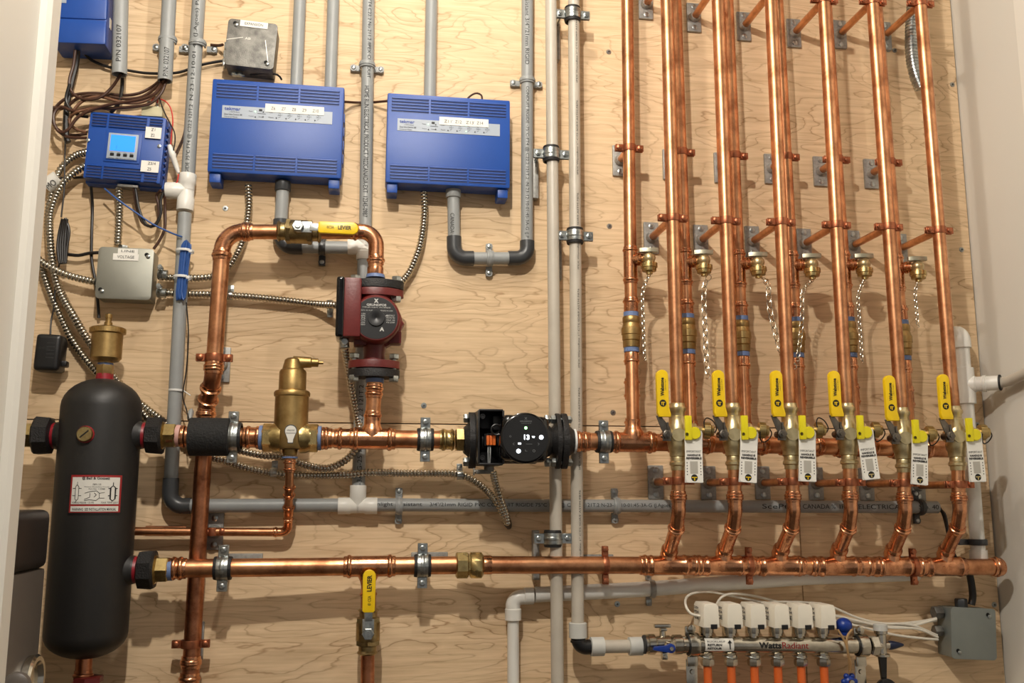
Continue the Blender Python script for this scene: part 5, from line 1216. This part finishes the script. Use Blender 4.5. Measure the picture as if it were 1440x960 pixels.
for i in range(6):
    A, B = fp_(i, -200), W(*fb[i], DF)
    t = thing('copper_riser', 'tall front copper riser %s, entering its valve from above' % where[i], 'pipe', B, 'front copper risers')
    MB().tube([A, B-Z*.004], RF, 26).build('pipe', copper, t)
    vx = (W(*fb[i], DF).x+W(*fl[i], DF).x)/2; vc = V((vx, -DF, B.z-42*K(953, 612, DF)))
    lb = vt+where[i]
    if vpro is None: vpro, px0, axc = make_valve(vc, lb); v_ = vpro; v0 = vc; first = list(vpro.children)
    else: v_ = dup(vpro, vc, lb) 
    if i == 0: keep = None
    make_tag(vc+V((3.0*K(953, 612, DF), -.0275, 5*K(953, 612, DF))), i)
    # lower leg
    zl = vc.z-48*K(953, 612, DF); e0 = W(*fl[i], DF); ex = W(fl[i][0], 718, DF); hbp = W(*hb[i], DH)
    t = thing('copper_offset', 'copper leg slanting back from the valve %s to the bottom line' % where[i], 'pipe', hbp, 'copper legs between valves and bottom line')
    top_ = V((vx, -DF, zl)); ex = V((ex.x, -DF, ex.z)); low = hl(hb[i][0]-1)
    e1 = W(fl[i][0]-3, 741, DF-.018)
    MB().tube([top_, V((ex.x, -DF, e0.z))], RF, 24).build('pipe', copper, t)
    M_ = MB(); M_.tube(fillet([V((ex.x, -DF, e0.z)), V((ex.x, -DF, ex.z)), e1, hbp], .02, 6), RF*1.05, 24)
    M_.lathe(V((ex.x, -DF, e0.z-.001)), -Z, bead(RF*1.03, .022, 1.09, 1.26), 24)
    d_ = (hbp-e1).normalized(); M_.lathe(e1-d_*.006, d_, bead(RF*1.03, .018, 1.09, 1.26, False), 24); M_.lathe(hbp-d_*.020, d_, [(0, RF*1.1), (.004, RF*1.3), (.009, RF*1.3), (.012, RF*1.1), (.014, RF*1.2), (.024, RF*1.25)], 24)
    M_.build('elbow', copper_f, t)
    # tee in the bottom line
    cH_ = low; M_ = MB(); sleeve(M_, cH_-X*.046, cH_+X*.046, RH*1.05, True, True, 1.09, 1.2); M_.cyl(hbp-d_*.002, cH_, RF*1.25, 20); M_.build('tee', copper_f, t)
# tethers (each strap its own drape)
for v_, up in zip([o for o in COL.objects if o.name.startswith('isolation_valve')], (True, False, True, False, False, False)):
    off = v_.location-v0; tether(v_, px0+off, axc, up)
# brackets
row3 = [(943, 307), (1018.5, 311), (1095, 313), (1172, 317), (1246.5, 320), (1318.5, 325)]
row1 = [(933, -42), (1006, -22), (1082, -8), (1159, 3), (1229, 6), (1294.5, 9)]
row4 = [(954, 676), (1033.5, 677), (1114.5, 677), (1195.5, 678), (1272, 679), (1348.5, 681)]
for rows, nm in ((row1, 'top row of brackets on the front risers'), (row3, 'bracket row above the drain taps'), (row4, 'bracket row just below the tagged valves')):
    for i, (px, py) in enumerate(rows):
        c = fp_(i, py) if rows is not row4 else V((W(*fl[i], DF).x, -DF, W(px, py, DF).z))
        standoff('', 'long copper ring bracket %s, %s' % (where[i], {'t': 'top row on front risers', 'u': 'row above the drain taps', 'b': 'row just below the tagged valves'}['t' if nm[0] == 't' else 'u' if 'drain' in nm else 'b']), c, RF, 0, nm)
row2 = [(884, 209), (955.5, 215), (1030, 220), (1102, 222), (1171.5, 226), (1246, 230)]
for i, (px, py) in enumerate(row2): standoff('', 'short bracket with copper ring on the rear riser %s' % where[i], rp(i, py), RR, 0, 'short brackets on the rear risers')

# bottom line
t = thing('copper_main', 'bottom copper line from the tank to the brass union', 'pipe', hl(400), 'copper lines')
MB().tube([V((eL.x-.004, eL.y, eL.z)), hl(250), hl(400), hl(500), hl(650)], RH, 26).build('pipe', copper, t)
M_ = MB(); sleeve(M_, hl(236), hl(262), RH*1.03); q = hl(518); sleeve(M_, hl(483), hl(556), RH*1.06); M_.lathe(q, -Z, [(0, .019), (.020, .0195), (.028, .0155), (.036, .0135), (.046, .0135)], 22); M_.build('coupling', copper_f, t)
MB().lathe(eL-X*.001, X, [(0, .0205), (.008, .0205)], 24).build('thread_tape', bluet, t)
hclamp(313.5, hl, RH*1.02, DH, 'lined ring clamp at the left on the bottom copper line'); hclamp(594, hl, RH*1.02, DH, 'lined ring clamp on the bottom copper line left of the brass union')
t = thing('brass_union', 'two-nut brass union in the bottom copper line', 'union', hl(660))
u0 = hl(641); MB().lathe(u0, X, [(0, .0235), (.002, .0268), (.022, .0268), (.024, .0245), (.0245, .021), (.027, .021), (.0275, .025), (.030, .0268), (.050, .0268), (.053, .0225), (.055, .0190), (.056, .018)], 8, True, pi/8).build('union_nuts', brass, t)
t = thing('copper_main', 'long bottom copper line from the brass union to the capped end at right', 'pipe', hl(1000), 'copper lines')
MB().tube([hl(676), hl(900), hl(1150), hl(1409)], RH, 26).build('pipe', copper, t)
M_ = MB(); sleeve(M_, hl(678), hl(691), RH*.99, False, False)
for a, b in ((900, 914), (965, 984), (984, 990), (1042, 1064), (1124, 1130), (1138, 1152), (1206, 1226), (1236, 1244), (1282, 1300)): sleeve(M_, hl(a), hl(b), RH*1.03, False, True, 1.1, 1.22)
M_.build('coupling', copper_f, t)
MB().lathe(hl(1394), X, bead(RH*1.04, .022, 1.09, 1.22, True, False)+[(.024, RH*1.0), (.025, RH*.5)], 26).build('end_cap', copper_f, t)
for px, lb in ((851, 'copper ring clamp on the bottom line just right of the plastic pipes'), (1053, 'copper ring clamp on the bottom line between the second and third slanted legs'), (1284, 'copper ring clamp on the bottom line between the last two slanted legs')):
    c = hl(px); t = thing('ring_clamp', lb, 'pipe clamp', c, 'copper ring clamps on the bottom line'); R_ = MB().band(c, X, RH*1.12 if px > 900 else RH, .011, .002, 30)
    for sg in (-1, 1):
        r_ = RH*1.12
        for q_ in (-1, 1): R_.box(c+Z*sg*(r_+.009)+Y*q_*.0035, .012, .0024, .019, bev=.0006, seg=1)
        R_.cyl(c+Z*sg*(r_+.012)+Y*.01, c+Z*sg*(r_+.012)-Y*.008, .003, 10); R_.lathe(c+Z*sg*(r_+.012)-Y*.0045, -Y, [(0, .0062), (.004, .0056), (.005, .003)], 12)
    R_.build('ring', copper_c, t); MB().cyl(c+Y*(RH), V((c.x, -.004, c.z)), .0075, 14).build('rod', copper_d, t)
    MB().box(V((c.x, -.004, c.z)), .072, .007, .034, bev=.002).build('plate', galv, t)
for px, f_ in ((326, hl), (600, hl)):
    c = f_(px); t = thing('clamp_plate', 'steel plate on the plywood behind the bottom line at %s ring clamp' % ('the left' if px < 400 else 'the middle'), 'plate', V((c.x, 0, c.z)))
    MB().box(V((c.x+.01, -.004, c.z+.004)), .075, .007, .036, bev=.002).build('plate', galv, t); MB().cyl(V((f_(px-12.5 if px<400 else px-6).x, -.007, c.z)), V((f_(px-12.5 if px<400 else px-6).x, -DH+.015, c.z)), .0045, 12).build('stud', steel, t)
# purge valve hanging from the bottom line
c = W(517.5, 887, DH+.0); t = thing('copper_pipe', 'copper pipe dropping from the bottom line past the yellow lever to the bottom edge', 'pipe', W(517, 985, DH))
MB().tube([hl(518)-Z*.03, W(515, 1400, DH)], .0132, 22).build('pipe', copper_d, t)
M_ = MB(); sleeve(M_, W(518, 829, DH), W(518, 870, DH), .0136); M_.build('coupling', copper_f, t)
t, p, sd, gp = levervalve('ball_valve', 'dull brass ball valve with an upright yellow lever below the bottom copper line', c, Z, Z, -Y, .0142, 'yellow-lever ball valves', '')
T = MB(); n_ = -Y; text('LEVIER', p+Z*.078+X*.005-Y*.0082, Z, -X, .03, .009, None, None, mb=T, bold=.03); text('® CSA', p+Z*.052+X*.004-Y*.0082, Z, -X, .018, .006, None, None, mb=T); T.build('lettering', ink, gp)

# ================================================================ white plastic drain lines
DW = .03; RW = .0118
t = thing('white_drain_pipe', 'white plastic pipe rising from the bottom edge and sloping right behind the bottom copper line', 'pipe', W(722, 985, DW))
MB().tube([W(723, 1400, DW), W(721.5, 855, DW)], RW*1.0, 22).build('upright_pipe', pvc_w, t)
rw = 10.5*K(900, 835, DW)
MB().tube([W(752, 836, DW), W(900, 828.5, DW), W(1130, 812, DW), W(1290, 806, DW)], rw, 22).build('sloping_pipe', pvc_w, t)
M_ = MB(); M_.tube(fillet([W(721.5, 872, DW), W(721, 840, DW), W(750, 838, DW)], .018, 10), .0150, 24)
M_.lathe(W(721.5, 872, DW), Z, [(0, .0155), (.001, .0168), (.022, .0168), (.024, .015)], 24).lathe(W(750, 837.5, DW), -X, [(0, .0155), (.001, .0168), (.018, .0168), (.02, .015)], 24); M_.build('elbow', pvc_w, t)
MB().lathe(W(766, 835.3, DW), -X, [(0, rw*.9), (.001, rw*1.0), (.02, rw)], 20).build('joint', pvc_w, t)
T = thing('pipe_strap', 'curved dark strap holding the sloping white pipe', 'pipe strap', W(917, 828, 0), 'grey pipe straps')
c = W(916.5, 827.8, DW); MB().band(c, X, rw, .011, .003, 20, -.5, pi+.5, u=Z).box(V((c.x, -.006, c.z-rw-.010)), .012, .011, .022, bev=.003).box(V((c.x, -.006, c.z+rw+.008)), .012, .011, .016, bev=.003).build('strap_body', galv, T)
for sg in (-1, 1): MB().lathe(V((c.x-.002, -.011, c.z+sg*(rw+.012))), -Y, [(0, .0056), (.0025, .0056), (.0035, .003)], 12).build('screw', steel, T)
# right-hand white fitting group
DQ = .05; RQ = .0165
t = thing('white_vent_pipe', 'white plastic pipe in the right corner with a tee to the right wall', 'pipe', W(1376, 790, DQ))
x0 = W(1360, 560, DQ).x
vz = lambda py: W(1362, py, DQ).z
xa, xb = W(1353, 490, DQ).x, W(1376, 780, DQ).x
xc = (W(1351, 480, DQ).x+W(1361, 540, DQ).x+W(1376, 780, DQ).x)/3
pt = lambda py: V((W(1352.5+(py-480)*.0785, py, DQ).x, -DQ, W(1352.5+(py-480)*.0785, py, DQ).z))
MB().tube([pt(485), pt(790)], RQ*.92, 24).build('upright_pipe', pvc_w, t)
MB().tube(fillet([pt(489), pt(468), pt(468)+Y*.05], .022, 10), RQ*1.16, 24).build('elbow', pvc_w, t)
M_ = MB().lathe(pt(568), Z, [(0, RQ*1.05), (.001, RQ*1.24), ((pt(517)-pt(568)).length-.001, RQ*1.24), ((pt(517)-pt(568)).length, RQ*1.05)], 26)
cT = pt(541); bq = V((.70, -.71, 0)).normalized(); M_.lathe(cT, bq, [(0, RQ*1.15), (.022, RQ*1.1), (.023, RQ*1.0), (.036, RQ*1.0), (.037, RQ*1.12), (.043, RQ*1.12), (.044, RQ*.98), (.072, RQ*.98)], 26); M_.build('tee', pvc_w, t)
MB().band(cT+bq*.071, bq, RQ*.8, .004, .0045, 24).build('dark_seal', rubber, t)
MB().tube(spl([cT+bq*.062, cT+bq*.075, cT+bq*.082-Y*.015+Z*.002, cT+bq*.082-Y*.06+Z*.010, cT+bq*.082-Y*.35+Z*.06], .02), RQ*.68, 20).build('stub_pipe', pex, t)
MB().lathe(pt(790), Z, [(0, RQ*1.12), ((pt(773)-pt(790)).length, RQ*1.12)], 24).build('socket', pvc_w, t)
T = thing('pipe_strap', 'dark grey strap round the white pipe in the right corner above the bottom line', 'pipe strap', pt(762), 'grey pipe straps')
MB().band(pt(762), Z, RQ*.93, .013, .005, 24).box(pt(762)-X*(RQ+.012)+Y*.01, .024, .012, .013, bev=.003).box(pt(762)+X*(RQ+.004)+Y*.01, .012, .012, .013, bev=.003).build('strap_body', pvc_d, T)

# ================================================================ radiant heating manifold
DM = .085; k = K(1060, 905, DM); RM = 11.6*k
mz = lambda px: 906+(px-950)*.004
ml = lambda px, d=DM: W(px, mz(px), d)
t = thing('heating_manifold', 'stainless heating manifold bar with printed return label above the orange tubes', 'manifold', ml(1080))
bar = MB().tube([ml(950), ml(1212)], RM, 32).build('manifold_bar', chrome, t)
MB().lathe(ml(944), X, [(0, RM*.95), (.004, RM*1.15), (.020, RM*1.15), (.022, RM*1.02)], 28).hexn(ml(1228), X, .0205, .018).build('end_fitting', chrome, t)
lp0, lp1 = ml(989), ml(1028)
nr = (CP-lp0); nr.x = 0; nr.normalize()
def mpatch(a, b, mt, nm, par, ang=.62):
    vs = []; A, B = ml(a), ml(b); up = X.cross(nr)*-1
    for j in range(9):
        an = -ang+2*ang*j/8; d_ = nr*cos(an)+up*sin(an); vs += [A+d_*(RM+.0006), B+d_*(RM+.0006)]
    return MB().add(vs, [(2*j, 2*j+1, 2*j+3, 2*j+2) for j in range(8)]).build(nm, mt, par)
lb_ = mpatch(988, 1028, paper, 'printed_label', t, .78)
for s_, y_, h_, b in (('RÜCKLAUF', .0062, .0042, 0), ('RETURN', -.0008, .0046, .04), ('RETOUR', -.0072, .0042, .04)):
    ctext(s_, ml(991), ml(1016 if s_ == 'RÜCKLAUF' else 1011), RM+.0006, h_, ink, lb_, off=y_, bold=b, nrm=nr)
T = MB(); up_ = nr.cross(X); ca_ = ml(1022)+nr*(RM+.0004); T.box(ca_+nr*.001-up_*.001, 1.6*k, .0006, 11*k, (X, nr, up_)); T.prism([(-.0045, 0), (.0045, 0), (0, .006)], ca_+nr*.0008+up_*.003, X, up_, nr*.0006); T.build('arrow', ink, lb_)
ctext('Watts', ml(1063), ml(1094), RM, .0125, ink, bar, off=-.001, bold=.03, nrm=nr); ctext('Radiant', ml(1095.5), ml(1132), RM, .0125, redink, bar, off=-.001, nrm=nr)
acts = [995, 1028, 1060.5, 1093.5, 1126, 1158]
pa = None; pn = None; pq = None
for i, px in enumerate(acts):
    c = ml(px-1); lbl = 'white valve actuator on the manifold, %s' % where[i]
    if pa is None:
        # head
        pa = thing('valve_actuator', lbl, 'actuator', c+Z*RM, 'white actuators on the manifold'); o = c+Z*(RM+.0205)
        kx = lambda v: v*k
        hw_ = .0165; H_ = MB()
        H_.prism([(-hw_, 0), (-hw_*.1, -.0), (-hw_*.1, .006), (hw_*.72, .006), (hw_*.72, 0), (hw_, 0), (hw_*.93, .040), (hw_*.72, .0455), (-hw_*.72, .0455), (-hw_*.93, .040)], o-Y*.022, X, Z, -Y*.010, .0015)
        H_.prism([(-hw_, 0), (hw_, 0), (hw_*.93, .040), (hw_*.72, .0455), (-hw_*.72, .0455), (-hw_*.93, .040)], o+Y*.026, X, Z, -Y*.049, .0015)
        hd = H_.build('actuator_cap', actw, pa)
        T = MB(); yv = -Y
        for j, (s_, zz_, h_) in enumerate((('230V', .033, .005), ('IP54', .025, .005), ('CE', .013, .008))): text(s_, o+V((-hw_*1.03, .018, zz_)), yv, Z, .026, h_, None, None, mb=T, bold=.03, lift=.0012)
        T.build('lettering', ink, hd)
        MB().box(o+V((hw_*.3, -.031, .0015)), hw_*.8, .004, .009, bev=.001).build('window', black, pa)
        MB().lathe(c+Z*RM*.8, Z, [(0, .0085), (.005, .0085), (.0055, .0125), (.010, .0125), (.0105, .0142), (.020, .0150), (.024, .0150)], 24).build('collar_nut', chrome, pa); a0_ = c
    else: dup(pa, c+Z*RM, lbl)
    tl_ = 'chrome outlet nut under the manifold, %s' % where[i]
    if pn is None:
        pn = thing('outlet_nut', tl_, 'nut', c-Z*RM, 'chrome outlet nuts under the manifold'); b = c-Z*RM*.85
        MB().lathe(b, -Z, [(0, .009), (.006, .009), (.0065, .0128), (.010, .0135), (.011, .011), (.013, .011), (.0135, .0135), (.022, .0138), (.026, .0125), (.028, .009)], 6).lathe(b, -Z, [(.005, .0125), (.010, .0125)], 24).build('nut', chrome, pn)
        MB().torus(b-Z*.010-X*.003, (Z+X*.25).normalized(), .0135, .0011, 20, 6).build('wire_ring', steel, pn)
        pq = thing('orange_tube', 'orange heating tube below the manifold, %s' % where[i], 'tube', b-Z*.50, 'orange tubes below the manifold'); MB().tube([b-Z*.024, b-Z*.50], .0085, 18).build('tube_wall', orange, pq); n0 = pn.location.copy(); q0 = pq.location.copy(); c00 = c
    else: dup(pn, n0+(c-c00), tl_); dup(pq, q0+(c-c00), 'orange heating tube below the manifold, %s' % where[i])
# supports
def mclamp(px, lb):
    c = ml(px); t = thing('manifold_bracket', lb, 'bracket', c-Z*.08, 'manifold brackets'); M_ = MB().band(c, X, RM*1.28, .020, .0022, 32); M_.box(c-Z*(RM*1.28+.011)+Y*.004, .022, .004, .020, bev=.001).box(c-Z*(RM*1.28+.045)+Y*.01, .024, .003, .075, bev=.001); M_.box(c+Z*(RM*1.28+.006)-X*.006, .020, .006, .018, bev=.003); M_.build('bracket_body', chrome, t)
    MB().band(c, X, RM*1.02, .023, .004, 32).build('rubber_lining', rubber, t)
    MB().lathe(c+Z*(RM*1.28+.010)-Y*.004-X*.004, -Y, [(0, .0085), (.006, .008), (.008, .004)], 16).lathe(c-Z*(RM*1.28+.032)+Y*.008, -Y, [(0, .005), (.003, .004)], 12).build('screw', chrome, t)
    MB().box(V((c.x, c.y/2, c.z-(RM*1.28+.070))), .022, abs(c.y), .004).build('arm', steel, t)
mclamp(974, 'steel bracket with round clamp at the left end of the manifold'); mclamp(1211, 'steel bracket with round clamp at the right end of the manifold')
# inlet ball valve
t = thing('manifold_valve', 'chrome inlet ball valve with a blue lever left of the manifold', 'valve', ml(930)); c = ml(932)
MB().lathe(ml(906), X, [(0, .0165), (.001, .0185), (.004, .0185), (.005, .0165), (.006, .0165), (.007, .0198), (.020, .0198), (.024, .016), (.034, .0165), (.052, .0165), (.056, .0125), (.070, .0125)], 28).hexn(ml(957), X, .0180, .017).cyl(c, c-Y*.026+X*.012, .009, 16).build('valve_body', chrome, t)
MB().lathe(ml(905), X, [(0, .0180), (.0035, .0185)], 28).build('black_seal', rubber, t)
hc = W(942.5, 911, DM+.030)
MB().prism([(.009*cos(radians(a)), .009*sin(radians(a))) for a in range(-120, 121, 15)]+[(-.010, .0055), (-.026, .0045), (-.034, .0040), (-.036, -.002), (-.026, -.0045), (-.010, -.007)], hc, X, Z, -Y*.007, .0015).build('blue_lever', bluecap, t)
MB().hexn(hc-Y*.0085, Y, .0042, .004).cyl(ml(932)+Z*.014, ml(932)+Z*.030, .0062, 14).box(ml(932)+Z*.036, .034, .010, .007, bev=.002).box(ml(933)+Z*.029, .014, .014, .006, bev=.002).box(ml(934)-Z*.022, .012, .012, .014, bev=.002).lathe(ml(934)-Z*.022-Y*.006, -Y, [(0, .004), (.002, .003)], 10).build('drain_wing', chrome, t)
# right end drain
t = thing('manifold_drain', 'chrome drain cock with a blue handle at the right end of the manifold', 'valve', ml(1241)); c = ml(1239.5)
MB().lathe(c, Z, [(-.022, .013), (-.021, .016), (-.017, .016), (-.015, .0105), (.022, .0105), (.024, .0135), (.040, .0135), (.042, .0115)], 20).cyl(c, c-X*.022, .011, 18).cyl(c, c+X*.018, .008, 16).build('drain_body', chrome, t)
MB().lathe(c+Z*.030, Z, [(0, .0142), (.012, .0142), (.013, .0125)], 20).build('pale_cap', pexs, t)
MB().prism([(-.0085, 0), (.0085, 0), (.004, -.06), (-.003, -.065)], c-Z*.020-Y*.004, X, Z, Y*.008, .002).lathe(c-Z*.088-Y*.005, -Y, [(0, .024), (.006, .024), (.008, .02)], 24).build('lever', blackg, t)
MB().lathe(c+X*.016, X, [(0, .009), (.004, .0095), (.014, .008), (.030, .0035), (.033, .002)], 14).build('blue_handle', mat('dark_blue_plastic', (16, 30, 60), .35), t)
t = thing('protective_cap', 'blue protective cap with a tan strap in front of the manifold bar', 'cap', W(1187, 880, DM))
MB().sphere(W(1186.5, 879, DM+.006), .0168, (1, 1, .92), 24, 14).lathe(W(1186.5, 888, DM+.006), -Z, [(0, .012), (.006, .011)], 20).build('cap', bluecap, t)
mt_ = mat('tan_strap', (170, 136, 92), .5)
MB().tube(spl([W(1178, 885, DM+.026), W(1186, 898, DM+.028), W(1191, 910, DM+.028), W(1194, 930, DM+.022), W(1195, 944, DM+.014)]), .0024, 8).tube(spl([W(1198, 885, DM+.026), W(1191, 896, DM+.03), W(1192, 915, DM+.03), W(1197, 935, DM+.024), W(1195, 944, DM+.018)]), .0024, 8).build('strap', mt_, t)
t = thing('hanging_cap', 'blue cap hanging from the tan strap at the bottom edge', 'knob', W(1194, 960, DM)); c = W(1194.5, 958, DM+.01)
M_ = MB().sphere(c, .013, (1, .8, .9), 20, 12)
for j in range(6): a = 2*pi*j/6; M_.sphere(c+V((.012*cos(a), 0, .012*sin(a))), .006, (1, 1, 1), 10, 8)
M_.build('knob_body', bluecap, t); MB().lathe(c-Y*.009, -Y, [(0, .006), (.003, .005)], 14).build('centre_screw', chrome, t)

# white actuator cables
wc = lambda pts, lb: hose('cable', P3(pts, .05), .0026, whitec, lb, 'cable', 'white actuator cables')
wc([(984, 866, .10), (971, 862, .10), (964, 850, .09), (966, 839, .06), (978, 833, .05), (1000, 832, .05), (1030, 838, .04), (1070, 846, .03), (1110, 852, .03), (1170, 870, .03), (1240, 877, .03), (1290, 874, .03), (1317, 869, .035)], 'white cable looping left round the first actuator')
wc([(1008, 849, .05), (1014, 840, .05), (1026, 835, .05), (1050, 836, .04), (1090, 845, .03), (1150, 866, .028), (1230, 881, .028), (1285, 876, .03), (1317, 872, .035)], 'white cable rising behind the second actuator')
wc([(1070, 848, .04), (1110, 846, .03), (1160, 850, .03), (1205, 868, .03), (1240, 876, .03), (1280, 878, .04), (1318, 893, .035)], 'thin white cable arching behind the last actuators')
wc([(1130, 862, .04), (1175, 866, .04), (1210, 874, .04), (1250, 882, .04), (1290, 884, .04), (1319, 896, .035)], 'white cable emerging above the blue cap')
wc([(1150, 868, .04), (1190, 876, .04), (1230, 886, .04), (1262, 893, .04), (1295, 897, .04), (1319, 899, .035)], 'lowest white cable sagging towards the junction box')
wc([(1170, 864, .03), (1205, 872, .03), (1240, 880, .035), (1280, 880, .035), (1317, 870, .04)], 'white cable lying on the upper pair of the junction box cables')
